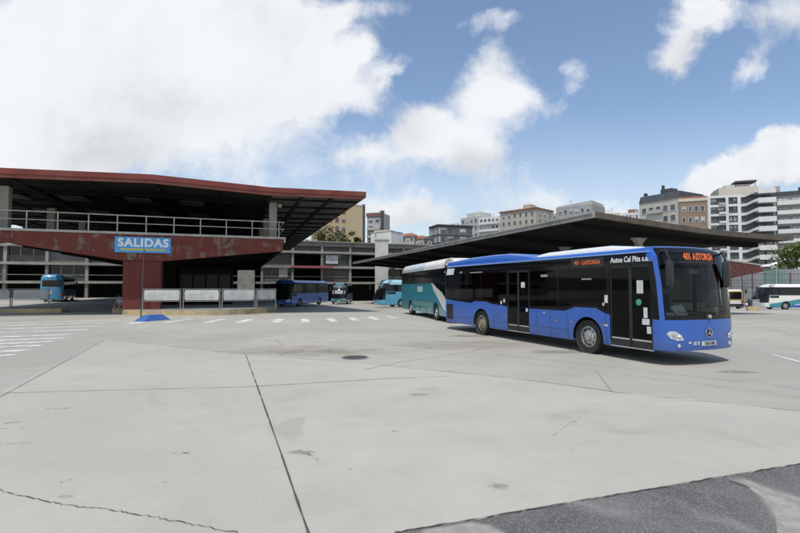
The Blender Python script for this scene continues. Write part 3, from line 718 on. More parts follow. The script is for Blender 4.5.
def city_bus():
    L = 12.0
    sh = Shell(L, 2.55, [(0, .0), (.33, .03), (.5, 0), (2.78, 0), (2.86, .03), (2.94, .09), (2.99, .2), (3.01, .34)], [(1.1, 0), (2.0, .07), (2.8, .2), (3.01, .3)], rear_r=.22)
    h = sh.h
    root = thing('city_bus', 'blue single deck city bus with white roof pod and black glazing, turning in the yard', 'bus', (7.751, 12.233, 0), math.atan2(-math.cos(.385), math.sin(.385)), world=False)
    wx = [-2.8, -8.7]
    bot = arch_fn(wx, .6, .47, .33)
    low_t = [(-11.8, 1.4), (-11, 1.33), (-9.5, 1.27), (-9.15, 1.36), (-8.3, 1.36), (-7.9, 1.28), (-6.85, 1.23), (-5.5, 1.2), (-3.75, 1.2), (-3.3, 1.34), (-2.45, 1.34), (-2.15, 1.22), (-1.93, 1.17), (-.5, 1.13)]
    top = lambda x: ntab(low_t, x)
    lowx = [a for a, _ in low_t]
    ax = arch_x(wx, .6)
    # --- painted body
    b = MB()
    for y in (-1, 1):
        segs = [(-11.78, -6.85), (-5.55, -1.93), (-.55, -.5)] if y < 0 else [(-11.78, -.5)] # lower panels
        for a, c in segs: patch(b, sh, sh.side(xr(a, c, .3, ax + lowx), y), bot, top, 4)
        patch(b, sh, sh.side(xr(-11.78, -.5, .5), y), 2.84, 3.01, 6)
    nose = sh.nose(); tail = sh.tail()
    patch(b, sh, nose, .37, 1.13, 6); patch(b, sh, tail, .36, 3.01, 12)
    patch(b, sh, nose, 2.965, 3.01, 3)
    ring = [sh.P(x, y, 3.01) for x, y in sh.side(xr(-11.78, -.5, .5), -1)] + [sh.P(x, y, 3.01) for x, y in nose[1:-1]] + [sh.P(x, y, 3.01) for x, y in sh.side(xr(-.5, -11.78, .5), 1)] + [sh.P(x, y, 3.01) for x, y in tail[1:-1]]
    b.cap(ring)
    body = b.build('body', M_blue, root, weld=True, sharp=50)
    # blue corner strip between door glass and windscreen
    b = MB(); cor = [nose[1], ((nose[1][0] + nose[2][0]) / 2, (nose[1][1] + nose[2][1]) / 2), nose[2]]; patch(b, sh, cor, 1.13, 2.97, 8); b.build('corner_post', M_blue, root)
    b = MB(); patch(b, sh, [(-.55, -sh.h), nose[0], nose[1]], 1.13, 2.6, 6); b.build('pillar_panel', M_frit, root)
    b = MB(); patch(b, sh, [(-.55, -sh.h), nose[0], nose[1]], 2.6, 2.97, 4); b.build('corner_cap', M_blue, root)
    b = MB(); cl = nose[-3:]; patch(b, sh, cl, 1.13, 2.97, 8); b.build('corner_post', M_frit, root)
    b = MB()
    for y in (-1, 1): slab_poly(b, [(-11.7, 2.845), (-.6, 2.845), (-.6, 2.87), (-11.7, 2.87)], y * (h + .004), -y * .02)
    b.build('cantrail_trim', mat('pale_trim', (.42, .5, .66), .3, .05, 3, metal=.3), root)
    # --- side glazing band, with panes set into it
    panesR = [(-8.62, -6.95), (-10.35, -8.7), (-5.45, -4.1), (-4.02, -2.05)]
    panesL = [(-11.2, -9.6), (-9.5, -7.9), (-7.8, -6.2), (-6.1, -4.5), (-4.4, -2.8), (-2.7, -1.4), (-1.25, -.6)]
    for y, panes, segs in ((-1, panesR, [(-11.78, -6.85), (-5.55, -1.93)]), (1, panesL, [(-11.78, -.5)])):
        b = MB(); pb = lambda x: top(x) + .1; ptp = 2.5
        edges = [e for p in panes for e in p]
        for a, c in segs:
            X = xr(a, c, .3, lowx + edges)
            patch(b, sh, sh.side(X, y), top, pb); patch(b, sh, sh.side(X, y), ptp, 2.84, 3)
            cuts = sorted([a] + [e for e in edges if a < e < c] + [c])
            for e0, e1 in zip(cuts, cuts[1:]):
                if not any(abs(p0 - e0) < .01 and abs(p1 - e1) < .01 for p0, p1 in panes): patch(b, sh, sh.side(xr(e0, e1, .3, lowx), y), pb, ptp)
        if y < 0:
            for a, c in ((-6.85, -5.55), (-1.93, -.55)): patch(b, sh, sh.side(xr(a, c, .4), y), 2.55, 2.84, 3)
        b.build('glazing_band', M_frit, root)
        for e0, e1 in panes:
            b = MB(); patch(b, sh, sh.side(xr(e0, e1, .3, lowx), y), pb, ptp, 1, 0, -.006); b.build('window', G_side, root)
    # --- doors on the right side
    for a, c in ((-6.85, -5.55), (-1.93, -.55)):
        y = -h + .02; b = MB(); mid = (a + c) / 2
        for x0, x1 in ((a, a + .05), (mid - .05, mid - .004), (mid + .004, mid + .05), (c - .05, c)): b.box(x0, x1, y, y + .04, .36, 2.55)
        b.box(a + .05, c - .05, y, y + .04, 2.47, 2.55); b.box(a + .05, c - .05, y, y + .04, .36, .56)
        d = b.build('door', M_black, root)
        for x0, x1 in ((a + .05, mid - .05), (mid + .05, c - .05)):
            b = MB(); b.box(x0, x1, y + .012, y + .022, .56, 2.47); b.build('pane', G_side, d)
            b = MB(); xx = x0 if x0 < mid - .1 else x1; s_ = 1 if x0 < mid - .1 else -1
            b.tube([(x0 + .12, y + .09, 1.42), (x0 + .25, y + .1, 1.42), (x0 + .38, y + .1, 1.3), (x0 + .42, y + .1, 1.12)], .018, 6); b.build('handrail', M_alu, d)
            b = MB(); b.box(x0, x1, y - .012, y - .001, .545, .585); b.build('edge_strip', M_alu, d)
        b = MB(); b.box(a, c, y - .016, y + .03, .33, .357); b.build('sill', M_alu, d)
    # --- stickers
    def sticker(poly, m, name='sticker', out=.0035):
        b = MB(); b.prism(poly, lambda x, z: (x, -h - out, z), lambda x, z: (x, -h - .0005, z)); return b.build(name, m, root)
    rect = lambda x0, x1, z0, z1: [(x0, z0), (x1, z0), (x1, z1), (x0, z1)]
    circ = lambda x, z, r: [(x + r * math.cos(k * .5236), z + r * math.sin(k * .5236)) for k in range(12)]
    M_grn = mat('green_label', (.05, .34, .16), .6, .1)
    for p, m in [(rect(-1.03, -.84, 1.78, 2.12), M_paper), (circ(-.98, 1.55, .085), M_grn), (rect(-.83, -.72, 1.15, 1.42), M_paper), (rect(-.88, -.66, .98, 1.13), M_paper), (rect(-.74, -.62, .76, .94), M_paper),
                 (rect(-2.12, -2.0, 1.5, 1.72), M_paper), (rect(-2.2, -2.13, 1.42, 1.5), M_paper), (rect(-6.02, -5.82, 1.92, 2.12), M_paper), (rect(-5.76, -5.66, 1.08, 1.2), M_paper), (rect(-7.1, -7.0, 1.36, 1.5), M_paper), (rect(-7.3, -7.2, 1.3, 1.42), M_paper),
                 (circ(-4.75, 1.1, .03), M_paper), (rect(-2.14, -2.02, .85, .9), M_lamp)]:
        if p[0][0] > -2 and p[0][0] < -.5 or -6.85 < p[0][0] < -5.55:
            b = MB(); b.prism(p, lambda x, z: (x, -h + .016, z), lambda x, z: (x, -h + .03, z)); b.build('sticker', m, root)
        else: sticker(p, m)
    sticker([(-11.72, 2.5), (-11.05, 2.5), (-10.93, 2.78), (-11.62, 2.78)], mat('white_decal', (.7, .73, .72), .5, .04), 'operator_mark')
    for x in (-11.2,): sticker([(x, 2.5), (x + .02, 2.5), (x + .12, 2.78), (x + .1, 2.78)], M_frit, 'operator_mark', .0055)
    M_dim = mat('grey_decal', (.3, .3, .3), .6, .1)
    for x0, x1, z0, z1 in ((-10.45, -10.25, 2.55, 2.62), (-9.55, -8.6, 2.53, 2.57), (-4.9, -4.55, 2.28, 2.36), (-3.0, -2.6, 2.16, 2.2)): sticker(rect(x0, x1, z0, z1), M_dim)
    # --- seams between the side panels and filler flaps
    for x in (-10.95, -7.75, -5.1, -4.45, -3.62, -2.08):
        sticker(rect(x - .006, x + .006, .34, 1.2 if x > -7 or x < -10 else 1.24), M_black, 'panel_seam', .0015)
    sticker(rect(-10.95, -6.9, .62, .63), M_black, 'panel_seam', .0015); sticker(rect(-5.5, -3.62, .62, .63), M_black, 'panel_seam', .0015)
    for x0, x1, z0, z1 in ((-7.6, -7.35, .75, .95), (-5.3, -5.15, .7, .82)):
        for p in (rect(x0, x1, z0, z0 + .008), rect(x0, x1, z1, z1 + .008), rect(x0, x0 + .008, z0, z1), rect(x1, x1 + .008, z0, z1)): sticker(p, M_black, 'flap_seam', .0015)
    for x in (-10.6, -6.95, -4.2, -3.5, -2.2):
        sticker(rect(x, x + .09, .86, .9), mat('side_marker', (.5, .22, .03), .3, .05), 'side_marker', .008)
    # --- engine grille
    b = MB()
    for k in range(9): b.box(-11.68, -11.12, -h - .012, -h - .002, .52 + k * .07, .565 + k * .07)
    gr = b.build('grille', M_black, root)
    sticker(rect(-11.7, -11.1, .49, 1.17), M_frit, 'grille_panel', .0018)
    # --- writing
    text_obj('Autos Cal Pita s.a.', .205, 'lettering', M_wht, root, frame((-1.25, -h - .004, 2.68), (1, 0, 0), (0, 0, 1)), offset=.0035, extrude=.002, shear=.06, sx=.83)
    b = MB(); slab_poly(b, rect(-3.45, -2.12, 2.53, 2.8), -h - .003, .002); ds = b.build('destination_display', M_black, root)
    text_obj('401 - S.ASTORGA', .17, 'led_text', M_org, ds, frame((-2.78, -h - .0045, 2.665), (1, 0, 0), (0, 0, 1)), offset=.003, extrude=.001, sx=.8)
    # --- windscreen and header
    wsn = nose[2:-2]
    b = MB(); patch(b, sh, wsn, 1.24, 2.5, 8); b.build('windscreen', G_front, root)
    b = MB(); patch(b, sh, wsn, 1.13, 1.24, 1); b.build('windscreen_frame', M_frit, root)
    b = MB(); patch(b, sh, wsn, 2.5, 2.965, 6); b.build('header_panel', M_frit, root)
    yz = lambda y, z, o=.006: (lambda p: (p[0] + o, p[1], p[2]))(sh.P(ntab([(q[1], q[0]) for q in nose], y), y, z))
    def front(name, m, pts, par=root, o=.006, n=6):
        b = MB(); rows = []
        (y0, y1, z0, z1) = pts
        rows = [[yz(y0 + (y1 - y0) * i / n, z, o) for i in range(n + 1)] for z in (z0, z1)]
        b.grid(rows, 0, True); return b.build(name, m, par)
    front('destination_display', M_black, (-1.0, .95, 2.56, 2.86))
    # amber dot rows of the destination blind
    ft_ = text_obj('401 ASTORGA', .235, 'led_text', M_org, root, frame((0, -.02, 2.715), (0, 1, 0), (0, 0, 1)), offset=.01, extrude=0, sx=.72)
    for v in ft_.data.vertices: v.co = yz(v.co.y, v.co.z, .009)
    # --- lower front details
    for s in (-1, 1):
        pts = [(s * 1.2, .80), (s * 1.14, .86), (s * 1.0, .85), (s * .86, .76), (s * .8, .64), (s * .95, .63), (s * 1.13, .68)]
        b = MB(); n = len(pts); cen = (s * 1.0, .75)
        b.face([yz(a, z, .012) for a, z in pts]); b.build('headlight', M_lamp, root)
        b = MB()
        for cy_, cz2, rr in ((s * 1.04, .765, .065), (s * .9, .71, .05)):
            b.lathe([(rr, 0), (rr * .8, .015), (0, .02)], 'x', yz(cy_, cz2, .012), 14)
        b.build('lamp_bowl', M_chr, root)
        b = MB(); b.lathe([(.05, 0), (.04, .01), (0, .012)], 'x', yz(s * .92, .5, .004), 12); b.build('fog_lamp', M_lamp, root)
    b = MB(); c = yz(0, .80, .01); n = 24; rows = []
    for k in range(n):
        a = 2 * math.pi * k / n; rows.append([(c[0] + .008 * math.cos(q), c[1] + (.112 + .011 * math.sin(q)) * math.cos(a), c[2] + (.112 + .011 * math.sin(q)) * math.sin(a)) for q in (0, 1.57, 3.14, 4.71)])
    rows.append(rows[0]); b.grid(rows, 0, True, True)
    for k in range(3):
        a = math.pi / 2 + k * 2.0944; dy, dz = math.cos(a), math.sin(a)
        b.face([(c[0] + .008, c[1] + dy * .108, c[2] + dz * .108), (c[0] + .012, c[1] - dz * .022, c[2] + dy * .022), (c[0] + .003, c[1] - dy * .02, c[2] - dz * .02), (c[0] + .012, c[1] + dz * .022, c[2] - dy * .022)])
    b.build('star_emblem', M_chr, root)
    b = MB(); b.lathe([(.105, 0), (0, .001)], 'x', (c[0] - .004, c[1], c[2]), 24); b.build('emblem_dish', M_black, root)
    np_ = front('number_plate', M_paper, (-.26, .26, .485, .6), o=.014)
    text_obj('9268 HMB', .105, 'plate_text', M_black, np_, frame((.026, .0, .542), (0, 1, 0), (0, 0, 1)), offset=.002, extrude=.001, sx=.82)
    front('sticker', M_paper, (-.66, -.58, .55, .59), o=.008, n=1); front('sticker', M_alu, (-.52, -.42, .5, .6), o=.008, n=1); front('sticker', M_paper, (-.38, -.33, .51, .6), o=.008, n=1)
    for z in (.66,): # crease line across the bumper
        b = MB(); b.tube([yz(-.55 + i * .1, .655 - .05 * (1 - abs(-.55 + i * .1) / .55) + .03 * 0, .0) for i in range(12)], .006, 6); b.build('bumper_crease', M_blue, root)
    b = MB(); b.box(-.02, .05, -.05, .05, 1.17, 1.25); b.build('wiper_hub', M_alu, root)
    for y0, y1 in ((-.05, -.95), (.05, .85)):
        b = MB(); b.tube([yz(y0, 1.2, .02), yz((y0 + y1) / 2, 1.3, .035), yz(y1, 1.34, .03)], .012, 6); b.build('wiper', M_black, root)
    # --- mirrors
    for s, my, mx in ((-1, 1.2, -.1), (1, .84, -.09)):
        b = MB(); b.tube([(-.4, s * 1.1, 2.84), (-.18, s * (my + .02), 2.86), (mx, s * my, 2.62)], .03, 8); mr = b.build('mirror_arm', M_black, root)
        b = MB(); rows = []
        for z, k in ((1.93, .3), (1.97, .85), (2.1, 1), (2.45, 1), (2.58, .85), (2.62, .3)):
            rows.append([(mx + .07 * k * math.cos(q), s * my + .12 * k * math.sin(q), z) for q in [j * .5236 for j in range(12)]])
        b.grid(rows, 0, True, True); b.cap(rows[0]); b.cap(rows[-1]); b.build('mirror', M_black, root)
    # --- roof pods
    def pod(name, m, prof, w, r=.1):
        b = MB(); rows = []
        for x, zt in prof:
            zb = 2.9; rr = min(r, max(.005, (zt - zb) * .6))
            rows.append([(x, -w, zb), (x, -w, zt - rr), (x, -w + rr * .35, zt - rr * .3), (x, -w + rr * 1.2, zt), (x, 0, zt + .01), (x, w - rr * 1.2, zt), (x, w - rr * .35, zt - rr * .3), (x, w, zt - rr), (x, w, zb)])
        b.grid(rows, 0, True); b.cap(rows[0]); b.cap(rows[-1]); return b.build(name, m, root)
    pod('roof_pod', M_blue, [(-11.85, 2.98), (-11.75, 3.1), (-11.2, 3.14), (-9.8, 3.2), (-8, 3.22), (-7.0, 3.2), (-5.9, 3.06), (-5.5, 2.96)], 1.2, .14)
    pod('roof_pod', M_wht, [(-5.42, 2.95), (-5.2, 3.06), (-4.8, 3.1), (-3, 3.12), (-2.1, 3.12), (-1.3, 3.04), (-.85, 2.98)], 1.12, .1)
    b = MB(); b.box(-9.4, -9.1, -.6, -.3, 3.2, 3.26); b.build('roof_hatch', M_wht, root, bevel=.02)
    # --- wheels and wheel houses
    rim1 = mat('rim_silver', (.42, .42, .41), .4, .3, 9, metal=.6, grime=.4); rim2 = mat('rim_dusty', (.3, .25, .17), .6, .3, 9, grime=.3)
    for x, rim in ((-2.8, rim1), (-8.7, rim2)):
        for s in (-1, 1):
            b = MB(); rows = []
            for yy in (s * (h - .002), s * .7): rows.append([(x + .598 * math.cos(a), yy, .47 + .598 * math.sin(a)) for a in [math.pi * k / 14 for k in range(15)]])
            b.grid(rows); b.cap(rows[1] + [(x - .6, s * .7, .3), (x + .6, s * .7, .3)]); b.build('wheel_house', M_black, root)
            wheel(root, x, s * (h - .045), .485, s, rim)
    # --- inside
    M_in = mat('cabin_lining', (.3, .3, .3), .7, .1); M_fl = mat('cabin_floor', (.06, .06, .065), .8); M_seat = mat('seat_cloth', (.03, .05, .12), .9, .3, 6)
    b = MB(); b.box(-11.6, -.3, -1.2, 1.2, .35, .38); b.build('cabin_floor', M_fl, root)
    b = MB(); b.box(-11.6, -.7, -1.15, 1.15, 2.6, 2.63); b.build('cabin_ceiling', M_in, root)
    b = MB(); b.box(-11.6, -10.4, -1.2, 1.2, .4, 2.58); b.build('engine_bulkhead', M_fl, root)
    for x in (-9.8, -9.0, -8.2, -7.4, -5.0, -4.2, -3.3):
        for y in (-.85, .85):
            b = MB(); b.box(x, x + .42, y - .22, y + .22, .8, .9); b.box(x - .08, x, y - .22, y + .22, .85, 1.55); b.box(x + .1, x + .3, y - .1, y + .1, .38, .8); b.build('passenger_seat', M_seat, root, bevel=.03)
    for x, y in ((-6.9, -.75), (-5.4, -.75), (-4.1, .6), (-2.0, -.7), (-8.0, .55), (-2.6, .5)):
        b = MB(); b.tube([(x, y, .38), (x, y, 2.6)], .018, 6); b.build('grab_pole', mat('grab_yellow', (.5, .33, .05), .4), root)
    b = MB(); b.box(-.72, -.32, -1.0, 1.05, .38, 1.16); b.build('dashboard', M_black, root, bevel=.05)
    b = MB(); b.box(-1.75, -1.25, .4, .85, .85, 1.0); b.box(-1.85, -1.75, .4, .85, .95, 1.75); b.box(-1.65, -1.35, .5, .75, .38, .85); b.build('driver_seat', M_seat, root, bevel=.04)
    b = MB(); rows = []
    for k in range(20):
        a = 2 * math.pi * k / 20; cc = Vector((-.85, .62, 1.2)); e1 = Vector((0, 1, 0)); e2 = Vector((.5, 0, .86))
        rows.append([cc + (e1 * math.cos(a) + e2 * math.sin(a)) * (.22 + .016 * math.cos(q)) + e1.cross(e2) * .016 * math.sin(q) for q in (0, 1.57, 3.14, 4.71)])
    rows.append(rows[0]); b.grid(rows, 0, True, True); b.tube([(-.85, .62, 1.2), (-.6, .62, .95)], .03, 6); b.build('steering_wheel', M_black, root)
    b = MB(); b.box(-1.95, -1.9, .15, 1.15, .4, 2.1); b.build('cab_partition', M_in, root)
    for pts, m in (([(-.30, -.72, 1.21), (-.28, -.32, 1.19), (-.42, -.38, 1.5), (-.44, -.78, 1.45)], M_paper), ([(-.30, -1.0, 1.19), (-.28, -.75, 1.19), (-.4, -.75, 1.3), (-.42, -1.0, 1.3)], M_paper), ([(-.36, .8, 1.22), (-.4, .98, 1.22), (-.46, .98, 1.42), (-.42, .8, 1.42)], M_paper)):
        b = MB(); b.prism([(0, 0), (1, 0), (1, 1), (0, 1)], lambda u, v: Vector(pts[0]).lerp(Vector(pts[1]), u).lerp(Vector(pts[3]).lerp(Vector(pts[2]), u), v), lambda u, v: Vector(pts[0]).lerp(Vector(pts[1]), u).lerp(Vector(pts[3]).lerp(Vector(pts[2]), u), v) + Vector((-.004, 0, 0))); b.build('paper_notice', m, root)
    b = MB(); b.box(-1.25, -1.22, -.75, -.2, 1.85, 2.2); b.build('route_board', mat('grey_board', (.3, .32, .33), .6), root)
    b = MB(); b.box(-1.3, -.6, .15, .5, 2.3, 2.42); b.build('sun_blind', M_in, root)
    return root
city_bus()

def coach(label, pos, fwd, L=12.0, H=3.45, low=M_blue, up=None, roofm=None, swoosh=None, rear_glass=True, group='coaches parked in the yard', blind=None, skirt=None, mark=False, sloped=1.0, dome=None, belt=1.62, eave=2.92, flank=None):
    """long distance coach: body, roof, glazed band, windscreen, doors, wheels, mirrors, lamps"""
    up = up or low; roofm = roofm or up; W = 2.55; k = H / 3.45
    z1, z2 = belt, eave
    sh = Shell(L, W, [(0, .05), (.3, .04), (.5, 0), (1.6 * k, 0), (2.9 * k, .05), (3.1 * k, .09), (3.3 * k, .2), (3.42 * k, .4), (3.45 * k, .62)], [(.9 * k, 0), (1.6 * k, .14 * sloped), (2.3 * k, .42 * sloped), (2.9 * k, .85 * sloped), (3.45 * k, 1.25 * sloped)], 1.15, .2)
    root = thing('coach', label, 'coach', (pos[0], pos[1], gz(pos[0], pos[1])), math.atan2(fwd[1], fwd[0]), group, world=False)
    h = sh.h; wx = [-2.75, -L + 3.3]; nose = sh.nose(); tail = sh.tail(); xf = -.5 * 1.15
    bot = arch_fn(wx, .58, .46, .32); ax = arch_x(wx, .58)
    b = MB()
    for y in (-1, 1): patch(b, sh, sh.side(xr(-L + .2, xf, .4, ax), y), bot, z1, 4)
    patch(b, sh, nose, .34, .95 * k, 4); patch(b, sh, tail, .34, z1 + .15, 5); b.build('body', low, root, weld=True)
    xd = -5.6 if dome else xf
    b = MB()
    for y in (-1, 1): patch(b, sh, sh.side(xr(-L + .2, xd, .5), y), z2, 3.45 * k, 7)
    patch(b, sh, tail, z2, 3.45 * k, 7)
    b2 = MB() if dome else b
    if dome:
        for y in (-1, 1): patch(b2, sh, sh.side(xr(xd, xf, .4), y), z2, 3.45 * k, 7)
    patch(b2, sh, nose, 3.02 * k, 3.45 * k, 5)
    T_ = lambda pts: [sh.P(x, y, 3.45 * k) for x, y in pts]
    b.cap(T_(sh.side(xr(-L + .2, xd, .5), -1)) + ([] if dome else T_(nose[1:-1])) + T_(sh.side(xr(xd, -L + .2, .5), 1) + tail[1:-1]))
    if dome:
        b2.cap(T_(sh.side(xr(xd, xf, .4), -1) + nose[1:-1] + sh.side(xr(xf, xd, .4), 1))); b2.build('front_dome', dome, root, weld=True, sharp=50)
    b.build('roof', roofm, root, weld=True, sharp=50)
    for y in (-1, 1):
        b = MB(); patch(b, sh, sh.side(xr(-L + .2, xf, .4), y), z1, z2, 4); b.build('glazing_band', M_frit, root)
        n = 6; x0, x1 = -L + .7, xf - 1.5
        for i in range(n):
            a, c = x0 + (x1 - x0) * i / n + .03, x0 + (x1 - x0) * (i + 1) / n - .03
            b = MB(); patch(b, sh, sh.side(xr(a, c, .5), y), z1 + .12, z2 - .1, 3, 0, .004); b.build('window', M_dglass, root)
        b = MB(); patch(b, sh, sh.side(xr(xf - 1.35, xf - .1, .4), y), z1 - .3, z2 - .15, 3, 0, .006); b.build('window', M_dglass, root)
        # belt trim and luggage flaps
        b = MB(); slab_poly(b, [(-L + .3, z1 - .02), (xf - .1, z1 - .02), (xf - .1, z1 + .02), (-L + .3, z1 + .02)], y * (h + .008), -y * .02); b.build('belt_trim', up, root)
        if mark:
            b = MB(); slab_poly(b, [(-7.2, 1.62), (-5.9, 1.62), (-5.9, 1.98), (-7.2, 1.98)], y * (h + .008), -y * .02); b.build('operator_mark', mat('pale_decal', (.42, .52, .54), .5, .2, 4), root)
            b = MB(); slab_poly(b, [(wx[1] + .8, .72), (wx[0] - .8, .72), (wx[0] - .8, 1.02), (wx[1] + .8, 1.02)], y * (h + .006), -y * .02); b.build('side_stripe', mat('stripe_grey_green', (.13, .27, .25), .4, .1), root)
        for a, c in ((-3.6, -5.0), (-5.04, -6.5), (-6.54, -8.0)):
            b = MB(); e = .012
            for p in ([(a, .4), (a, 1.05), (a - e, 1.05), (a - e, .4)], [(c, .4), (c, 1.05), (c - e, 1.05), (c - e, .4)], [(a, 1.05), (c, 1.05), (c, 1.05 - e), (a, 1.05 - e)]): slab_poly(b, p, y * (h + .003), -y * .01)
            b.build('luggage_flap', M_black, root)
        if swoosh:
            xa = xf - .02
            b = MB(); slab_poly(b, [(xa - 3.1, z1 + .03), (xa - 2.0, z1 - .25), (xa - .9, 1.62), (xa, 1.16), (xa, .55), (xa - .8, .8), (xa - 1.7, 1.3), (xa - 2.6, z1 - .4)], y * (h + .012), -y * .02); b.build('swoosh', swoosh, root)
            b = MB(); slab_poly(b, [(xa - 2.6, z1 + .02), (xa - 2.0, z1 - .23), (xa - .9, 1.64), (xa, 1.18), (xa, 1.75), (xa - .05, z1), (xa - .6, z1 + .06)], y * (h + .009), -y * .02); b.build('quarter_window', M_dglass, root)
        if skirt:
            b = MB(); slab_poly(b, [(wx[0] - .8, .33), (wx[1] + .8, .33), (wx[1] + .8, .62), (wx[0] - .8, .62)], y * (h + .01), -y * .02); b.build('skirt', skirt, root)
        b = MB(); b.tube([sh.P(-.5, y * 1.1, 2.95 * k), (.05, y * 1.28, 2.95 * k), (.2, y * 1.3, 2.65 * k)], .04, 6); m_ = b.build('mirror_arm', M_black, root)
        b = MB(); b.box(.14, .26, y * 1.3 - .12, y * 1.3 + .12, 2.15 * k, 2.65 * k); b.build('mirror', M_black, m_, bevel=.04)
        b = MB(); b.face([(lambda q: (q[0] + .012, q[1], q[2]))(sh.P(ntab([(p[1], p[0]) for p in nose], yy * y), yy * y, zz)) for yy, zz in ((1.12, .62), (.72, .6), (.78, .84), (1.12, .9))]); b.build('headlight', M_lamp, root)
        b = MB(); b.box(-L - .012, -L + .05, y * 1.0 - .11, y * 1.0 + .11, .75, 1.25); b.build('tail_lamp', mat('tail_red', (.35, .02, .02), .2), root)
        for x in wx:
            b = MB(); rows = [[(x + .578 * math.cos(a), yy, .46 + .578 * math.sin(a)) for a in [math.pi * q / 12 for q in range(13)]] for yy in (y * (h - .002), y * .75)]
            b.grid(rows); b.cap(rows[1] + [(x - .58, y * .75, .3), (x + .58, y * .75, .3)]); b.build('wheel_house', M_black, root)
            wheel(root, x, y * (h - .05), .48, y, MATS['rim_silver'])
    b = MB(); patch(b, sh, nose, .95 * k, 3.02 * k, 10); b.build('windscreen', M_dglass, root)
    b = MB(); patch(b, sh, tail, z1 + .15, z2, 2); b.build('rear_panel', low, root)
    if flank:
        ft = [(-L, 1.5), (-5.2, 1.42), (-3.6, 1.15), (-2.2, .95), (-1.2, .8), (0, .7)]
        for y in (-1, 1):
            b = MB(); patch(b, sh, sh.side(xr(-L + .25, xf - .1, .3, ax), y), bot, lambda x: max(lerp_tab(ft, x), bot(x) + .02), 2, 0, .006); b.build('flank_stripe', flank, root)
    b = MB(); b.box(-L - .014, -L + .06, -1.05, 1.05, z1 + .35, z2 - .1); b.build('rear_window', M_dglass, root, bevel=.03)
    b = MB(); b.box(-L - .012, -L + .04, .0, .75, 1.0, 1.45); b.build('notice_panel', M_panelw, root)
    b = MB(); b.box(-.03, .012, -.26, .26, .45, .57); b.build('number_plate', M_paper, root)
    b = MB(); b.box(-L + .3, -.6, -1.1, 1.1, .28, .34); b.build('underframe', M_black, root)
    if blind:
        b = MB(); rows = [[(lambda q: (q[0] + .01, q[1], q[2]))(sh.P(ntab([(p[1], p[0]) for p in nose], yy), yy, zz)) for yy in (-1.0, -.5, 0, .5, 1.0)] for zz in (1.7 * k, 2.2 * k, 2.9 * k)]; b.grid(rows); b.build('sun_blind', blind, root)
    return root
paint = lambda n, c, r=.3: mat(n, c, r, .06, .8, coat=.6)
c_teal = paint('coach_teal', (.035, .255, .3)); c_tealg = paint('coach_teal_grey', (.05, .17, .19)); c_cyan = paint('coach_light_blue', (.09, .36, .55)); c_cyanr = paint('coach_pale_blue', (.36, .62, .74))
c_dblue = paint('coach_deep_blue', (.035, .13, .46)); c_white = paint('coach_white', (.76, .74, .68)); c_bwin = paint('coach_sky_blue', (.05, .24, .42)); c_skirt = paint('coach_skirt_blue', (.02, .12, .45))
def norm2(x, y): l = math.hypot(x, y); return (x / l, y / l)
d = norm2(.205, -.979)
coach('teal coach with a white front and white swoosh, half hidden behind the city bus', (3.9, 25.9), d, 12.6, 3.6, c_teal, c_teal, paint('coach_roof_grey', (.5, .56, .58)), swoosh=c_white, dome=c_white, belt=2.15, eave=3.0, mark=True)
d = norm2(-.88, -.47); q = at(376, 306, 57)
coach('light blue coach with pale roof beside the pale pylon', (q.x, q.y), d, 12, 3.25, c_cyan, c_cyan, c_cyanr, belt=1.85, eave=2.65)
d = norm2(-.23, -.97); q = at(280, 306, 58)
coach('deep blue coach with a dark windscreen at the end of the yellow kerb', (q.x, q.y), d, 12.4, 3.25, c_dblue, c_dblue, None, belt=1.6, eave=2.9)
d = norm2(.02, -1); q = at(338.5, 305, 76)
coach('teal coach seen head on behind the deep blue coach', (q.x, q.y), d, 12, 3.35, c_tealg, c_tealg, None, blind=mat('grey_blind', (.24, .28, .28), .6))
d = norm2(-.46, .89); q = at(51.5, 301, 63); q = q + Vector((d[0], d[1], 0)) * 12
coach('light blue coach seen from the rear under the red terminal deck', (q.x, q.y), d, 12, 3.6, c_bwin, c_bwin, None)
d = norm2(-1, -.06); q = at(756, 309, 60)
coach('white coach with teal and blue lower side at the right edge of the yard', (q.x, q.y), d, 12, 3.15, c_white, c_white, c_white, skirt=c_skirt, flank=c_teal, belt=1.75, eave=2.75)
# ------------------------------------------------------------------ hill and city behind
def hz(x, y): return -1.3 + 9 * sm(118, 150, y) * (1 - sm(40, 75, x))
xs = [-600, -400, -250, -150, -100, -60, -40, -20, 0, 20, 40, 48, 56, 64, 72, 80, 120, 250, 500]; ys = [117, 122, 128, 134, 140, 146, 152, 200, 300, 500]
b = MB(); b.grid([[(x, y, hz(x, y) + .05) for x in xs] for y in ys]); struct(b.build('hill', mat('hillside', (.09, .1, .05), .95, .4, .1)))

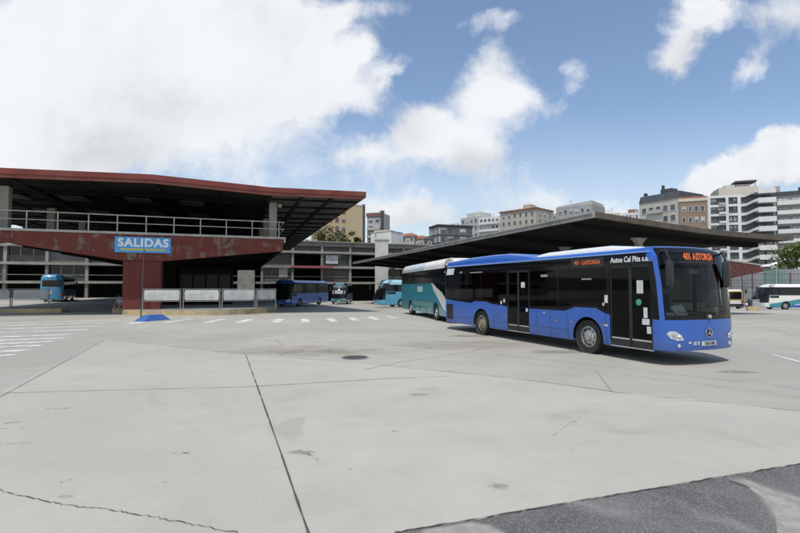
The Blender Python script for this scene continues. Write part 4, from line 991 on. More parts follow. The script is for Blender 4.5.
W_ = {k: mat('wall_' + k, c, .8, .08, .25, grime=.18, streak=True) for k, c in dict(tan=(.46, .37, .23), pale=(.5, .49, .46), white=(.68, .68, .67), beige=(.46, .42, .35), grey=(.34, .335, .325), brick=(.27, .18, .135), cream=(.58, .53, .44), dark=(.07, .072, .08), lgrey=(.44, .44, .43)).items()}
M_roofd = mat('slate_roof', (.06, .065, .075), .6, .2, .6); M_rooft = mat('tile_roof', (.28, .12, .07), .8, .25, .6)
M_wfr = mat('window_frame_white', (.6, .6, .6), .5, .05); M_blind = mat('roller_blind', (.5, .49, .46), .7, .15, .3); M_ored = mat('window_surround_rust', (.36, .13, .07), .8, .15, .5)
rw = random.Random(21)
class Block:
    def __init__(s, name, label, x0, Z0, x1, Z1, ytop, depth, wall, cat='apartment block'):
        s.A = at(x0, 287, Z0); s.Bp = at(x1, 287, Z1); s.top = at(x0, ytop, Z0).z
        e = s.Bp - s.A; s.w = math.hypot(e.x, e.y); s.e = Vector((e.x, e.y, 0)) / s.w; s.n = Vector((-s.e.y, s.e.x, 0))
        s.zb = min(hz(s.A.x, s.A.y), hz(s.Bp.x, s.Bp.y)) - .5 if s.A.y > 117 else -1.6
        s.d = depth; s.root = thing(name, label, cat, (s.A.x, s.A.y, s.zb))
        b = MB(); b.box(0, s.w, 0, depth, s.zb, s.top, 0, s.f); s.part(b, 'wall', wall)
    def f(s, u, d, z): return Vector((s.A.x, s.A.y, 0)) + s.e * u + s.n * d + Vector((0, 0, z))
    def part(s, b, name, m, **k): return b.build(name, m, s.root, **k)
    def bx(s, name, m, u0, u1, d0, d1, z0, z1): b = MB(); b.box(u0, u1, d0, d1, z0, z1, 0, s.f); return s.part(b, name, m)
    def window(s, u0, u1, z0, z1, fr=None, face=0):
        fr = fr or M_wfr; b = MB(); t = .09
        fn = s.f if face == 0 else ((lambda u, d, z: s.f(s.w - d, u, z)) if face == 1 else (lambda u, d, z: s.f(d, u, z)))
        for q in ((u0 - t, u1 + t, z1, z1 + t), (u0 - t, u1 + t, z0 - t, z0), (u0 - t, u0, z0, z1), (u1, u1 + t, z0, z1)): b.box(q[0], q[1], -.1, -.003, q[2], q[3], 1, fn)
        m_ = (u0 + u1) / 2
        if u1 - u0 > 1.3: b.box(m_ - .04, m_ + .04, -.06, -.003, z0, z1, 1, fn)
        b.box(u0, u1, -.03, -.004, z0, z1, 0, fn)
        if rw.random() < .45:
            k = z1 - (z1 - z0) * rw.choice((.3, .5, .75)); b.box(u0 + .02, u1 - .02, -.05, -.031, k, z1 - .005, 2, fn)
        b.build('window', [M_gpane, fr, M_blind], s.root)
    def rows(s, n, cols, fh=3.0, first=.8, wh=1.5, m=.0, wfrac=.55, fr=None, face=0, span=None, u0=0.):
        span = span or ((s.w if face == 0 else s.d) - 2 * m)
        for i in range(n):
            z1 = s.top - first - i * fh
            for j in range(cols):
                c = u0 + m + span * (j + .5) / cols; hw = span / cols * wfrac / 2
                s.window(c - hw, c + hw, z1 - wh, z1, fr, face)
    def balcony(s, u0, u1, z, out, h=1.0, m=None):
        b = MB(); b.box(u0, u1, -out, -.002, z - .15, z, 0, s.f); b.box(u0, u1, -out, -out + .12, z, z + h, 0, s.f)
        b.box(u0, u0 + .12, -out + .12, -.002, z, z + h, 0, s.f); b.box(u1 - .12, u1, -out + .12, -.002, z, z + h, 0, s.f); s.part(b, 'balcony', m or W_['white'])
    def clutter(s, n):
        for _ in range(n):
            u = rw.uniform(.1, .9) * s.w; d = rw.uniform(.2, .7) * s.d; k = rw.random()
            if k < .5: s.bx('chimney', W_['grey'], u, u + .8, d, d + .8, s.top, s.top + rw.uniform(.8, 1.8))
            else:
                b = MB(); h = rw.uniform(1.5, 3.2); p = s.f(u, d, s.top); b.tube([p, p + Vector((0, 0, h))], .04, 5)
                for q in (.7, .85, 1): b.tube([p + s.e * -.5 + Vector((0, 0, h * q)), p + s.e * .5 + Vector((0, 0, h * q))], .025, 4)
                s.part(b, 'aerial', M_dkst)
k = Block('apartment_tower', 'tan apartment tower with rust framed windows and a blank strip', 318, 166, 362.5, 172, 203.5, 12, W_['tan'])
k.rows(7, 4, 3.0, 1.6, 1.5, .6, .45, M_ored, span=9.5); k.bx('parapet', W_['beige'], -.1, k.w + .1, -.1, .3, k.top, k.top + .5); k.clutter(3)
k.bx('dark_side', W_['dark'], k.w + .002, k.w + 1.0, .3, 11.5, 6, k.top + .8)  # separate dark slab along the right side of the tower
k = Block('apartment_house', 'white house with red brown top beam and tall dark chimney wall by the tan tower', 367, 196, 381, 194, 213, 10, W_['lgrey'])
k.clutter(2); k.bx('roof_beam', mat('wall_redbrown', (.2, .09, .07), .8), -.3, k.w + .1, -.4, -.003, k.top - 1.6, k.top - .2)
k.bx('chimney_wall', W_['dark'], k.w + .003, k.w + .9, -.5, .6, k.top - 9.5, k.top + .6); k.rows(4, 2, 3.1, 2.3, 1.7, .2, .6)
for i in (1, 2, 3): k.balcony(.2, k.w - .2, k.top - 3.9 - 3.1 * i, 1.0, .9, W_['lgrey'])
k = Block('apartment_house', 'low cream house with two window rows, below the dark chimney wall', 374, 172, 391, 170, 230.5, 10, W_['cream'])
k.rows(3, 4, 2.8, .8, 1.4, .2, .6); k.clutter(1)
k = Block('apartment_house', 'blank white gable beside the low cream house', 391.2, 168, 403, 174, 231.5, 9, W_['white']); k.bx('coping', W_['grey'], -.1, k.w + .1, -.1, 9, k.top, k.top + .25)
for x0, x1, y, w, lb in ((402, 414, 236.5, 'pale', 'small pale house with a tiled lean to roof, right of the blank white gable'), (413, 424, 239, 'beige', 'small beige house low on the skyline'), (421, 432, 239.5, 'grey', 'small grey house tucked left of the dark glazed block')):
    k = Block('house', lb, x0, 185, x1, 183, y, 9, W_[w], 'house'); k.rows(2, 3, 2.8, .7, 1.2, .2, .5)
    b = MB(); b.hexa([k.f(-.3, -.4, k.top), k.f(k.w + .3, -.4, k.top), k.f(k.w + .3, 9, k.top), k.f(-.3, 9, k.top), k.f(-.1, 2.5, k.top + 1.3), k.f(k.w * .6, 2.5, k.top + 1.5), k.f(k.w * .6, 5, k.top + 1.5), k.f(-.1, 5, k.top + 1.3)]); k.part(b, 'roof', M_rooft if w != 'grey' else M_roofd)
k = Block('glazed_block', 'dark steel framed glazed block standing alone on the middle skyline', 430, 186, 438.5, 178, 228, 14, W_['lgrey'])
for z in range(5):
    k.bx('floor_band', W_['dark'], -.15, k.w + .15, -.2, -.003, k.top - .5 - 3.1 * z, k.top - .1 - 3.1 * z)
    k.bx('floor_band', W_['dark'], k.w + .003, k.w + .2, 0, 14, k.top - .6 - 3.1 * z, k.top - 3.1 * z)
for u in (0, 1.0): k.bx('steel_post', W_['dark'], u * k.w - .18, u * k.w + .18, -.3, -.201, k.zb, k.top + .2)
k.bx('steel_post', W_['dark'], k.w / 2 - .1, k.w / 2 + .1, -.26, -.201, k.zb, k.top)
for z in range(3):
    for j in range(5): k.window(1 + j * 2.6, 3.2 + j * 2.6, k.top - 2.7 - 3.1 * z, k.top - .9 - 3.1 * z, W_['dark'], 1)
k.bx('roof', M_roofd, -.3, k.w + .4, -.4, 14.3, k.top + .003, k.top + .4); k.clutter(1)
k = Block('apartment_block', 'pale grey apartment block at the left end of the middle terrace', 461, 215, 479, 208, 218.5, 12, W_['lgrey']); k.rows(4, 4, 3.0, 1.0, 1.4, .3, .5); k.bx('penthouse', W_['pale'], 1.5, k.w - .5, 2.5, 10, k.top, k.top + 2.2); k.clutter(2)
k = Block('apartment_block', 'white apartment block with stacked balconies between pale grey and beige blocks', 479.3, 206, 500.5, 200, 217.8, 12, W_['white']); k.rows(4, 5, 3.0, .9, 1.4, .3, .6)
for i in range(4): k.balcony(.3, k.w - .4, k.top - 3.1 - 3.0 * i, 1.0, .9)
k.clutter(2)
k = Block('apartment_block', 'beige apartment block with a tiled roof edge and rooftop hut', 500.8, 198, 537, 186, 213.2, 13, W_['beige']); k.rows(4, 6, 3.0, 1.0, 1.5, .4, .42)
k.bx('roof', M_rooft, -.3, k.w + .3, -.5, 13.2, k.top + .003, k.top + .5); k.bx('rooftop_hut', W_['beige'], 9, 12.2, 3, 7, k.top + .503, k.top + 2.6); k.rows(4, 3, 3.0, 1.0, 1.5, .6, .4, None, 1); k.clutter(4)
k = Block('apartment_block', 'small grey block with a sloping top beside the rusty canopy corner', 557, 164, 594, 156, 208, 12, W_['grey'])
b = MB(); b.hexa([k.f(0, 0, k.top), k.f(k.w, 0, k.top), k.f(k.w, 12, k.top), k.f(0, 12, k.top), k.f(.6, .3, k.top + .5), k.f(k.w - .3, .3, k.top + 1.3), k.f(k.w - .3, 11, k.top + 1.3), k.f(.6, 11, k.top + .5)]); k.part(b, 'roof', W_['grey']); k.rows(3, 6, 2.8, 1.1, 1.2, .5, .5); k.clutter(2)
for x0, x1, Z, y, w, lb in ((537.5, 558, 210, 214.5, 'grey', 'small grey block filling the gap right of the beige tiled block'), (445, 462, 224, 226, 'pale', 'pale block peeping between the dark glazed block and the grey one'), (597, 622, 170, 214, 'cream', 'long low cream block just above the canopy edge'), (622.5, 641, 172, 213.5, 'white', 'low white block with reddish rooftop sheds beside the slate roofed block')):
    k = Block('apartment_block', lb, x0, Z, x1, Z - 3, y, 12, W_[w]); k.rows(2, 5, 2.9, .8, 1.3, .3, .5); k.clutter(3)
    k.bx('rooftop_shed', M_rooft if w == 'white' else W_['white'], 2, 5, 3, 8, k.top, k.top + 1.6)
# slate roofed white block and the brick block beside it
k = Block('apartment_block', 'white apartment block with a dark slate attic roof left of the brick block', 641, 140, 680.5, 130, 204, 13, mat('wall_offwhite', (.52, .49, .43), .8, .1, .25, grime=.3, streak=True)); k.rows(4, 5, 2.9, 1.6, 1.5, .5, .62)
b = MB(); b.hexa([k.f(0, -.2, k.top), k.f(k.w, -.2, k.top), k.f(k.w, 13, k.top), k.f(0, 13, k.top), k.f(0, .6, k.top + 2.0), k.f(k.w, .6, k.top + 2.0), k.f(k.w, 12, k.top + 2.0), k.f(0, 12, k.top + 2.0)]); k.part(b, 'roof', M_roofd)
k.clutter(3); k.bx('stair_hut', M_roofd, 4.6, 7.8, 3, 6, k.top + 2.003, k.top + 3.6); k.bx('chimney', M_dkst, 4.8, 5.4, 3.2, 3.8, k.top + 3.603, k.top + 4.8); k.bx('chimney', M_roofd, .1, .7, 2, 3, k.top + 2.003, k.top + 3.2)
for i in range(3): k.balcony(2.5, 7.2, k.top - 3.3 - 2.9 * i, .8, .8, W_['lgrey'])
k.clutter(1)
k = Block('apartment_block', 'brown brick apartment block with white framed windows on the right skyline', 680.9, 129.5, 709.5, 127, 200.2, 13, W_['brick']); k.rows(5, 4, 2.9, 1.9, 1.3, .4, .5)
k.clutter(3); k.bx('parapet', W_['cream'], -.05, k.w + .05, -.15, .2, k.top - .5, k.top + .3); k.bx('roof', M_rooft, 0, k.w, .6, 12, k.top + .003, k.top + .9); k.bx('gable_strip', W_['pale'], k.w + .002, k.w + .2, 0, 12, 0, k.top); k.clutter(2)
# white grid block with stepped balconies
k = Block('apartment_block', 'bright white apartment block with grid front and wavy stepped balconies', 709.8, 152, 776, 146, 196.5, 16, mat('wall_recess_shade', (.12, .12, .125), .8, .1, .3))  # dark wall tone paints the shade of the balcony recesses
U_ = lambda px: k.w * (px - 709.8) / (776 - 709.8)
fh = 2.86
for i in range(10):
    z = k.top - i * fh
    k.bx('floor_band', W_['white'], 0, U_(743.5), -.5, -.002, z - .75, z)
    for a, c in ((713, 719), (720, 727)): k.window(U_(a), U_(c), z - fh + .25, z - .95, W_['dark'])
    k.bx('balcony_screen', W_['white'] if i % 3 else W_['lgrey'], U_(721), U_(728), -.9, -.502, z - fh - .1, z - fh + .55)
    k.window(U_(732), U_(735), z - fh + .2, z - .95, W_['dark']); k.window(U_(736), U_(739.5), z - fh + .2, z - .95, W_['dark'])
    b = MB(); a, c = U_(743.6), U_(758); r = []
    for j in range(7):
        t = j / 6; o_ = .5 + 2.4 * sm(.15, 1, t); zz = z - .9 + 1.05 * sm(.2, 1, t); r.append((a + (c - a) * t, o_, zz))
    for p, q in zip(r, r[1:]): b.hexa([k.f(p[0], -p[1], p[2]), k.f(q[0], -q[1], q[2]), k.f(q[0], -.003, q[2]), k.f(p[0], -.003, p[2]), k.f(p[0], -p[1], p[2] + .8), k.f(q[0], -q[1], q[2] + .8), k.f(q[0], -q[1] + .3, q[2] + .8), k.f(p[0], -p[1] + .3, p[2] + .8)])
    k.part(b, 'balcony', W_['white'])
    k.balcony(U_(758.2), U_(775.5), z - .2, 2.9, 1.35)
    k.window(U_(760), U_(766), z - fh + .1, z - .6, W_['dark']); k.window(U_(768), U_(774), z - fh + .1, z - .6, W_['dark'])
for a, c in ((709.8, 712.4), (728, 731), (740, 743.5)): k.bx('grid_pier', W_['white'], U_(a), U_(c), -.56, -.502, 0, k.top)
k.bx('penthouse', W_['cream'], U_(724), U_(764), 2.5, 13, k.top, k.top + 2.9); k.bx('penthouse', W_['pale'], U_(732), U_(758), 4, 12, k.top + 2.903, k.top + 3.9)
k.bx('solar_canopy', W_['dark'], U_(742), U_(764), 3, 8, k.top + 4.4, k.top + 4.9)
for q in (743, 753, 763): k.bx('canopy_post', M_dkst, U_(q), U_(q) + .15, 4, 4.15, k.top + 2.903, k.top + 4.4)
k.clutter(5)
k = Block('apartment_block', 'pale grey apartment block with long white balconies at the far right', 776.5, 147, 812, 143, 196.5, 14, W_['lgrey'])
for i in range(10):
    z = k.top - .2 - i * fh
    k.balcony(.6, k.w, z - 2.6, 1.5, 1.1)
    for j in range(3): k.window(1 + j * 3.3, 3.6 + j * 3.3, z - 2.4, z - .5, W_['dark'])
k.bx('roof', M_roofd, 0, k.w, -.4, 12, k.top + .003, k.top + 1.2); k.bx('chimney', W_['grey'], .6, 2.0, 2, 4, k.top + 1.203, k.top + 3.4); k.bx('chimney', W_['dark'], 6.5, 7.4, 2, 3, k.top + 1.203, k.top + 2.6)

# ------------------------------------------------------------------ trees
def leaf_mat(name, a, c):
    m, t, p, tc = new_mat(name)
    n = t.noise(tc, .9, 3); gi = t.n('ShaderNodeNewGeometry').outputs['Random Per Island']
    t.l(t.mix(t.math('ADD', t.math('MULTIPLY', t.ramp(n, .35, .65), .6), t.math('MULTIPLY', gi, .4)), a, c), p.inputs['Base Color']); p.inputs['Roughness'].default_value = .6
    tr = t.n('ShaderNodeBsdfTranslucent'); tr.inputs[0].default_value = (*c, 1); mx = t.n('ShaderNodeMixShader'); mx.inputs[0].default_value = .25
    t.l(p.outputs[0], mx.inputs[1]); t.l(tr.outputs[0], mx.inputs[2]); t.l(mx.outputs[0], m.node_tree.nodes['Material Output'].inputs[0])
    return m
M_lf = leaf_mat('leaves_olive', (.045, .06, .015), (.12, .13, .03)); M_lg = leaf_mat('leaves_bright', (.06, .1, .015), (.17, .2, .035)); M_bark = mat('bark', (.08, .06, .045), .9, .3, 4)
def tree(label, base, h, rx, m, n=2600, leaf=.32, seed=1, group=None):
    r = random.Random(seed); base = Vector(base)
    t = thing('tree', label, 'tree', base, 0, group)
    b = MB(); tips = []
    b.tube([base, base + Vector((.1, 0, h * .3)), base + Vector((.15, .1, h * .62)), base + Vector((.1, 0, h * .9))], [.28, .22, .13, .03], 8)
    clumps = []
    for i in range(16):
        a = r.uniform(0, 6.28); zz = h * r.uniform(.42, .95); rr = rx * r.uniform(.35, .95) * (1 - .55 * max(0, (zz / h - .6) / .4))
        e = base + Vector((rr * math.cos(a), rr * math.sin(a), zz)); s = base + Vector((.12, .05, max(h * .25, zz - rr * .9)))
        b.tube([s, s.lerp(e, .5) + Vector((0, 0, .25)), e], [.09, .06, .02], 5); clumps.append((e, rx * r.uniform(.26, .48)))
    b.build('trunk', M_bark, t)
    b = MB()
    for i in range(n):
        c, cr = clumps[i % len(clumps)]
        while True:
            v = Vector((r.uniform(-1, 1), r.uniform(-1, 1), r.uniform(-1, 1)))
            if v.length < 1: break
        p = c + Vector((v.x, v.y, v.z * .75)) * cr * (1 if r.random() < .85 else 1.5)
        q = Matrix.Rotation(r.uniform(0, 6.28), 3, 'Z') @ Matrix.Rotation(r.uniform(-1.1, 1.1), 3, 'X'); l = leaf * r.uniform(.6, 1.3)
        b.face([p + q @ Vector((-l * .45, 0, 0)), p + q @ Vector((0, -l * .6, .03)), p + q @ Vector((l * .45, 0, 0)), p + q @ Vector((0, l * .6, -.03))])
    b.build('crown', m, t)
q = at(797, 280, 95); tree('yellow green leafy tree behind the fence at the right edge', (q.x, q.y, -1.5), 11.6, 4.6, M_lg, 4200, .42, 3)
q = at(826, 280, 99); tree('darker tree at the right edge beyond the yellow green tree', (q.x, q.y, -1.5), 10.5, 4.2, M_lf, 2200, .42, 8)
for i, (px, yt, rx, lb) in enumerate(((303, 231, 3.2, 'leftmost olive tree, half under the red roof tip'), (318, 226, 3.6, 'tall olive tree in front of the tan tower'), (333, 224, 3.4, 'olive tree before the windows of the tan tower'), (347, 229, 3.0, 'small olive tree before the blank strip of the tan tower'), (359, 236, 1.8, 'low bush right of the olive trees at the tan tower'))):
    q = at(px, 240, 128 + 2 * (i % 3)); zb_ = hz(q.x, q.y); tree(lb, (q.x, q.y, zb_), at(px, yt, q.y).z - zb_, rx, M_lf, 1700, .42, 20 + i, 'trees behind the gallery building')

# ------------------------------------------------------------------ right edge of the yard
M_corr = mat('corrugated_grey', (.27, .275, .285), .6, .15, .8, grime=.4, streak=True)
def poly_wall(name, label, pts_top, pts_bot, th, m, cat, extra=None):
    t = thing(name, label, cat, pts_bot[0]); b = MB()
    for (a, c), (d, e) in zip(zip(pts_top, pts_top[1:]), zip(pts_bot, pts_bot[1:])):
        o = Vector((0, th, 0)); b.hexa([d, e, e + o, d + o, a, c, c + o, a + o])
    b.build('panel', m, t); return t
def low(p): return Vector((p.x, p.y, -2))
tp = [at(712, 283, 86), at(735, 278, 87), at(775, 269.5, 88), at(840, 268.5, 88)]
gw = poly_wall('retaining_wall', 'grey corrugated retaining wall behind the white coach at the right', tp, [low(p) for p in tp], .4, M_corr, 'wall')
n = 60; b = MB()
for i in range(n):
    f_ = i / n * 3; s_ = int(f_); p = tp[s_].lerp(tp[s_ + 1], f_ - s_); b.box(p.x - .06, p.x + .06, p.y - .1, p.y - .003, -2, p.z - .05)
o = b.build('rib', M_corr, gw); o['kind'] = 'stuff'
tp2 = [at(712, 259.5, 98), at(740, 262.5, 108), at(771, 267.3, 122)]; bt2 = [at(712, 283, 98), at(740, 277, 108), at(771, 270, 122)]
rwall = poly_wall('red_wall', 'oxblood red wall with pale coping seen right of the city bus', tp2, bt2, .5, M_red, 'wall')
b = MB()
for a, c in zip(tp2, tp2[1:]):
    o = Vector((0, .6, 0)); o2 = Vector((0, -.1, 0)); u = Vector((0, 0, .35)); b.hexa([a + o2, c + o2, c + o, a + o, a + o2 + u, c + o2 + u, c + o + u, a + o + u])
b.build('coping', M_concl, rwall)
fe = thing('wire_fence', 'tall dark post and wire fence before the grey retaining wall', 'fence', at(735, 300, 78))
for px in (731, 742, 752, 765, 778, 790, 802, 814):
    p = at(px, 273, 78); b = MB(); b.tube([Vector((p.x, p.y, -2)), Vector((p.x, p.y, at(px, 272.5, 78).z))], .07, 6); b.build('post', M_dkst, fe)
b = MB()
for y in (274, 280, 283, 286.5): b.tube([at(731, y, 78), at(814, y, 78)], .035, 4)
for i in range(0, 83, 2): b.tube([at(731 + i, 274, 78), at(731 + i, 293, 78)], .012, 3)
o = b.build('wire', M_dkst, fe)
nm, nt_, np2, ntc = new_mat('green_netting'); np2.inputs['Base Color'].default_value = (.04, .2, .14, 1); np2.inputs['Alpha'].default_value = .4; np2.inputs['Roughness'].default_value = .8
gn_ = thing('green_netting', 'green mesh netting hung on the fence above the white coach', 'netting', at(765, 285, 77.7))
b = MB(); rr_ = random.Random(2); rows = []
for y in (268.5, 273, 279, 285): rows.append([at(px, y + rr_.uniform(-.5, .5), 77.7 + rr_.uniform(-.05, .05)) for px in range(763, 790, 3)])
b.grid(rows); b.build('sheet', nm, gn_)
b = MB(); b.tube([at(763, 268.2, 77.75), at(788, 268.2, 77.75)], .04, 5); b.build('top_wire', M_dkst, gn_)
lp = at(777.5, 300, 75); lam = thing('street_lamp', 'white twin headed street lamp above the green netting', 'street lamp', (lp.x, lp.y, -2))
b = MB(); zt = at(777, 265.5, 75).z; b.tube([Vector((lp.x, lp.y, -2)), Vector((lp.x, lp.y, zt))], [.1, .06], 8); b.build('pole', M_galv, lam)
for x0, x1, y0, y1 in ((761.5, 769, 266.8, 266.0), (770, 776.5, 265, 263.6)):
    a, c = at(x0, y0, 75), at(x1, y1, 75); b = MB(); b.hexa([a + Vector((0, -.25, 0)), c + Vector((0, -.25, 0)), c + Vector((0, .25, 0)), a + Vector((0, .25, 0)), a + Vector((.1, -.15, .2)), c + Vector((0, -.15, .24)), c + Vector((0, .15, .24)), a + Vector((.1, .15, .2))]); b.build('lamp_head', M_wht, lam)
b = MB(); b.tube([at(769, 266.2, 75), Vector((lp.x, lp.y, zt - .1))], .04, 5); b.tube([at(776.5, 264, 75), Vector((lp.x, lp.y, zt - .05))], .04, 5); b.build('arm', M_galv, lam)
# van seen from behind
vq = at(735.5, 300, 62); vz = gz(vq.x, vq.y); van = thing('van', 'white van with yellow trimmed dark rear window right of the city bus', 'van', (vq.x, vq.y, vz), 0, None, False)
b = MB(); rows = []
for y, zt, wd in ((0, 2.35, .9), (.12, 2.5, 1.0), (3.6, 2.5, 1.0), (4.2, 1.9, .98), (4.6, 1.25, .95), (5.3, 1.0, .9)):
    rows.append([(-wd, y, .35), (-wd, y, 1.2), (-wd * .9, y, zt - .12), (-wd * .8, y, zt), (wd * .8, y, zt), (wd * .9, y, zt - .12), (wd, y, 1.2), (wd, y, .35)])
b.grid(rows, 0, True, True); b.cap(rows[0]); b.cap(rows[-1]); b.build('body', c_white, van)
b = MB(); b.box(-.78, .78, -.03, -.002, 1.25, 2.2); b.build('rear_window', M_dglass, van)
M_vy = mat('van_yellow', (.62, .42, .05), .5)
b = MB()
for x0, x1, z0, z1 in ((-.88, -.782, 1.15, 2.3), (.782, .88, 1.15, 2.3), (-.78, .78, 2.202, 2.3), (-.78, .78, 1.15, 1.248)): b.box(x0, x1, -.03, -.002, z0, z1)
b.build('trim', M_vy, van)
b = MB(); b.box(-.95, .95, -.12, -.002, .38, .68); b.build('bumper', M_black, van, bevel=.03)
for x in (-.82, .82):
    b = MB(); b.box(x - .09, x + .09, -.02, -.003, .75, 1.12); b.build('tail_lamp', MATS['tail_red'], van)
for x in (-.98, .98):
    for y in (.9, 4.1):
        b = MB(); b.lathe([(.2, 0), (.33, .02), (.35, .1), (.33, .2), (.2, .22)], 'x', (x - (.2 if x > 0 else .02), y, .35), 18); b.build('wheel', M_rub, van)
# roadside bits between the van and the coach
p = g(754.5, 311.2); Zb = 49.; p = at(754.5, 300, Zb); p.z = gz(p.x, p.y)
b = MB(); b.hexa([p + Vector(v) for v in ((-.62, 0, -.1), (.62, 0, -.1), (.62, .5, -.1), (-.62, .5, -.1), (-.55, .05, .4), (.55, .05, .4), (.55, .45, .4), (-.55, .45, .4))]); tag(b.build('kerb_block', M_yellow, bevel=.03), 'worn yellow concrete kerb block in front of the white coach', 'block')
p = at(750, 300, 52); p.z = gz(p.x, p.y); lb_ = thing('litter_bin', 'dark litter bin on a post beside the yellow kerb block', 'bin', p)
b = MB(); b.lathe([(0, .45), (.2, .45), (.24, 1.1), (.24, 1.15), (.19, 1.15), (.17, .6), (0, .6)], 'z', p, 16); b.build('bucket', M_dkst, lb_)
b = MB(); b.tube([p + Vector((0, .24, -.1)), p + Vector((0, .24, 1.3))], .04, 6); b.build('post', M_dkst, lb_)
p = at(755.5, 300, 57); p.z = gz(p.x, p.y); uc = thing('utility_cabinet', 'pale grey utility cabinet between the van and the white coach', 'cabinet', p)
b = MB(); b.box(p.x - .45, p.x + .45, p.y, p.y + .4, p.z - .1, p.z + 1.15); b.build('body', M_panelw, uc, bevel=.02)
b = MB(); b.box(p.x - .5, p.x + .5, p.y - .05, p.y + .45, p.z + 1.152, p.z + 1.22); b.build('lid', M_galv, uc)
b = MB(); b.box(p.x - .38, p.x + .38, p.y - .015, p.y - .002, p.z + .1, p.z + 1.05); b.build('door', M_lamp if False else M_galv, uc)
p = at(747, 300, 66); p.z = gz(p.x, p.y); ms = thing('motor_scooter', 'grey motor scooter parked between the van and the litter bin', 'scooter', p)
for y in (0, 1.25):
    b = MB(); b.lathe([(.16, -.05), (.27, -.05), (.29, 0), (.27, .05), (.16, .05)], 'x', p + Vector((0, y, .29)), 16); b.build('wheel', M_rub, ms)
b = MB(); b.tube([p + Vector((0, .0, .45)), p + Vector((0, .2, .75)), p + Vector((0, .6, .75))], [.14, .2, .15], 8); b.tube([p + Vector((0, .6, .35)), p + Vector((0, 1.0, .4)), p + Vector((0, 1.1, 1.0))], [.14, .14, .12], 8); b.build('body', M_galv, ms)
b = MB(); b.tube([p + Vector((0, .05, .86)), p + Vector((0, .65, .86))], [.13, .12], 8); b.build('seat', M_black, ms)
b = MB(); b.tube([p + Vector((-.33, 1.02, 1.08)), p + Vector((0, 1.1, 1.02)), p + Vector((.33, 1.02, 1.08))], .025, 6); b.build('handlebar', M_dkst, ms)

# ------------------------------------------------------------------ manhole
c = g(355, 357.6); c.z = .006; mh = thing('manhole_cover', 'round dark iron manhole cover set in the concrete yard', 'manhole cover', c)
b = MB(); b.lathe([(0, 0), (.40, 0)], 'z', c + Vector((0, 0, .004)), 36); b.build('rim', M_fjoint, mh)
b = MB(); b.lathe([(0, 0), (.35, 0)], 'z', c + Vector((0, 0, .009)), 36)
for i in range(-3, 4):
    for j in range(-3, 4):
        if i * i + j * j < 9.5: b.box(c.x + i * .09 - .03, c.x + i * .09 + .03, c.y + j * .09 - .03, c.y + j * .09 + .03, c.z + .0095, c.z + .016)
b.build('lid', mat('cast_iron', (.07, .066, .06), .7, .3, 8), mh)

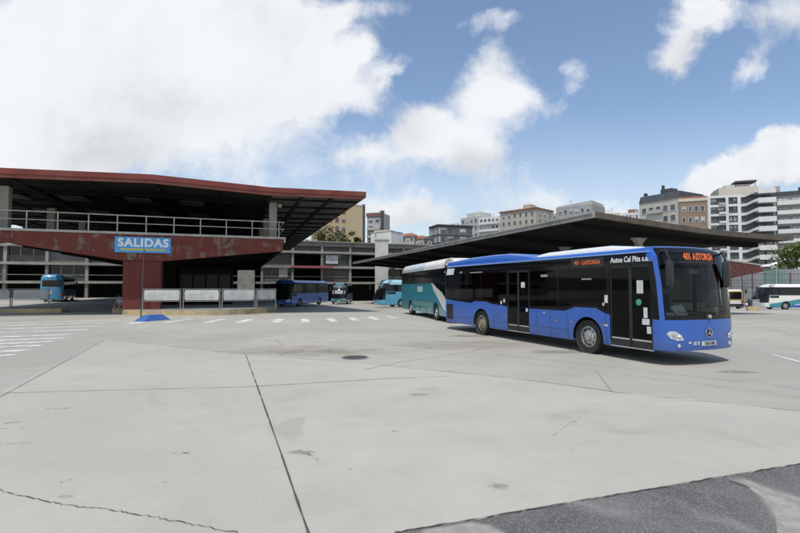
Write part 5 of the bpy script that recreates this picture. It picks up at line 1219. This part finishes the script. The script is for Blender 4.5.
# ------------------------------------------------------------------ seated person by the pier
def person(loc, seat):
    V_, E_, R_ = [], [], []
    def vert(p, r, par=None):
        V_.append(p); R_.append(r)
        if par is not None: E_.append((par, len(V_) - 1))
        return len(V_) - 1
    hip = vert((0, .42, seat + .12), .15); wst = vert((0, .42, seat + .32), .135, hip); che = vert((0, .36, seat + .54), .15, wst)
    nk = vert((0, .31, seat + .70), .058, che); hb = vert((0, .29, seat + .79), .075, nk); hd = vert((0, .27, seat + .88), .098, hb); ht = vert((0, .285, seat + .96), .07, hd)
    for s in (-1, 1):
        th = vert((s * .11, .38, seat + .1), .095, hip); kn = vert((s * .2, -.02, seat + .2), .062, th); cf = vert((s * .19, .03, seat + .02), .055, kn); an_ = vert((s * .18, .06, .09), .04, cf); toe = vert((s * .2, -.12, .045), .042, an_)
        sh_ = vert((s * .19, .35, seat + .6), .066, che); el = vert((s * .27, .2, seat + .36), .045, sh_); wr_ = vert((s * .17, .0, seat + .3), .03, el); pm = vert((s * .15, -.07, seat + .28), .033, wr_)
        for k in range(4):
            f1 = vert((s * (.12 + .022 * k), -.12, seat + .265 - .004 * abs(k - 1)), .0095, pm); vert((s * (.12 + .022 * k), -.15 + .006 * abs(k - 1), seat + .225), .008, f1)
        t1 = vert((s * .105, -.06, seat + .27), .0105, pm); vert((s * .09, -.1, seat + .245), .009, t1)
    me = bpy.data.meshes.new('person'); me.from_pydata(V_, E_, []); o = bpy.data.objects.new('person', me); COL.objects.link(o)
    sk = o.modifiers.new('skin', 'SKIN'); ss = o.modifiers.new('sub', 'SUBSURF'); ss.levels = ss.render_levels = 1
    for d_, r in zip(me.skin_vertices[0].data, R_): d_.radius = (r, r)
    me.skin_vertices[0].data[0].use_root = True
    bpy.context.view_layer.update(); m2 = bpy.data.meshes.new_from_object(o.evaluated_get(bpy.context.evaluated_depsgraph_get()))
    bpy.data.objects.remove(o); o = bpy.data.objects.new('person', m2); COL.objects.link(o); o.location = loc
    m2.materials.clear()
    for m in (mat('skin', (.42, .24, .16), .6, .05), mat('lilac_shirt', (.34, .32, .4), .85, .1), mat('olive_shorts', (.13, .15, .13), .85, .15), mat('pale_shoe', (.6, .57, .52), .7, .08)): m2.materials.append(m)
    for p in m2.polygons:
        c = p.center; p.use_smooth = True; z = c.z - seat
        if c.z < .12: k = 3
        elif z > .68: k = 0
        elif z > .24 and (c.y > .24 or abs(c.x) > .22 and z > .4): k = 1
        elif c.y > .12 and z < .3: k = 2
        else: k = 0
        p.material_index = k
    ORG[o.name] = Vector()
    b = MB(); cc = Vector((0, .3, seat + .92))
    b.lathe([(.108, -.03), (.115, .02), (.1, .075), (.06, .11), (0, .12)], 'z', cc, 14); b.build('hair', mat('dark_hair', (.02, .016, .013), .7), o)
    for s in (-1, 1):
        b = MB(); b.lathe([(.013, 0), (.008, -.006), (0, -.008)], 'y', (s * .035, .18, seat + .885), 8); b.build('eye', M_black, o)
        b = MB(); b.lathe([(.028, 0), (.02, .015 * s), (0, .018 * s)], 'x', (s * .095, .28, seat + .87), 8); b.build('ear', MATS['skin'], o)
    b = MB(); b.hexa([(-.016, .175, seat + .845), (.016, .175, seat + .845), (.014, .2, seat + .845), (-.014, .2, seat + .845), (-.006, .178, seat + .885), (.006, .178, seat + .885), (.006, .2, seat + .885), (-.006, .2, seat + .885)]); b.build('nose', MATS['skin'], o)
    b = MB(); b.box(-.025, .025, .185, .2, seat + .815, seat + .823); b.build('mouth', mat('lips', (.25, .1, .09), .6), o)
    return tag(o, 'person in lilac grey shirt and dark shorts sitting on the kerb by the red pier', 'person')
pp = at(116.8, 312, 36.72); person((pp.x, 36.72, 0), .32)
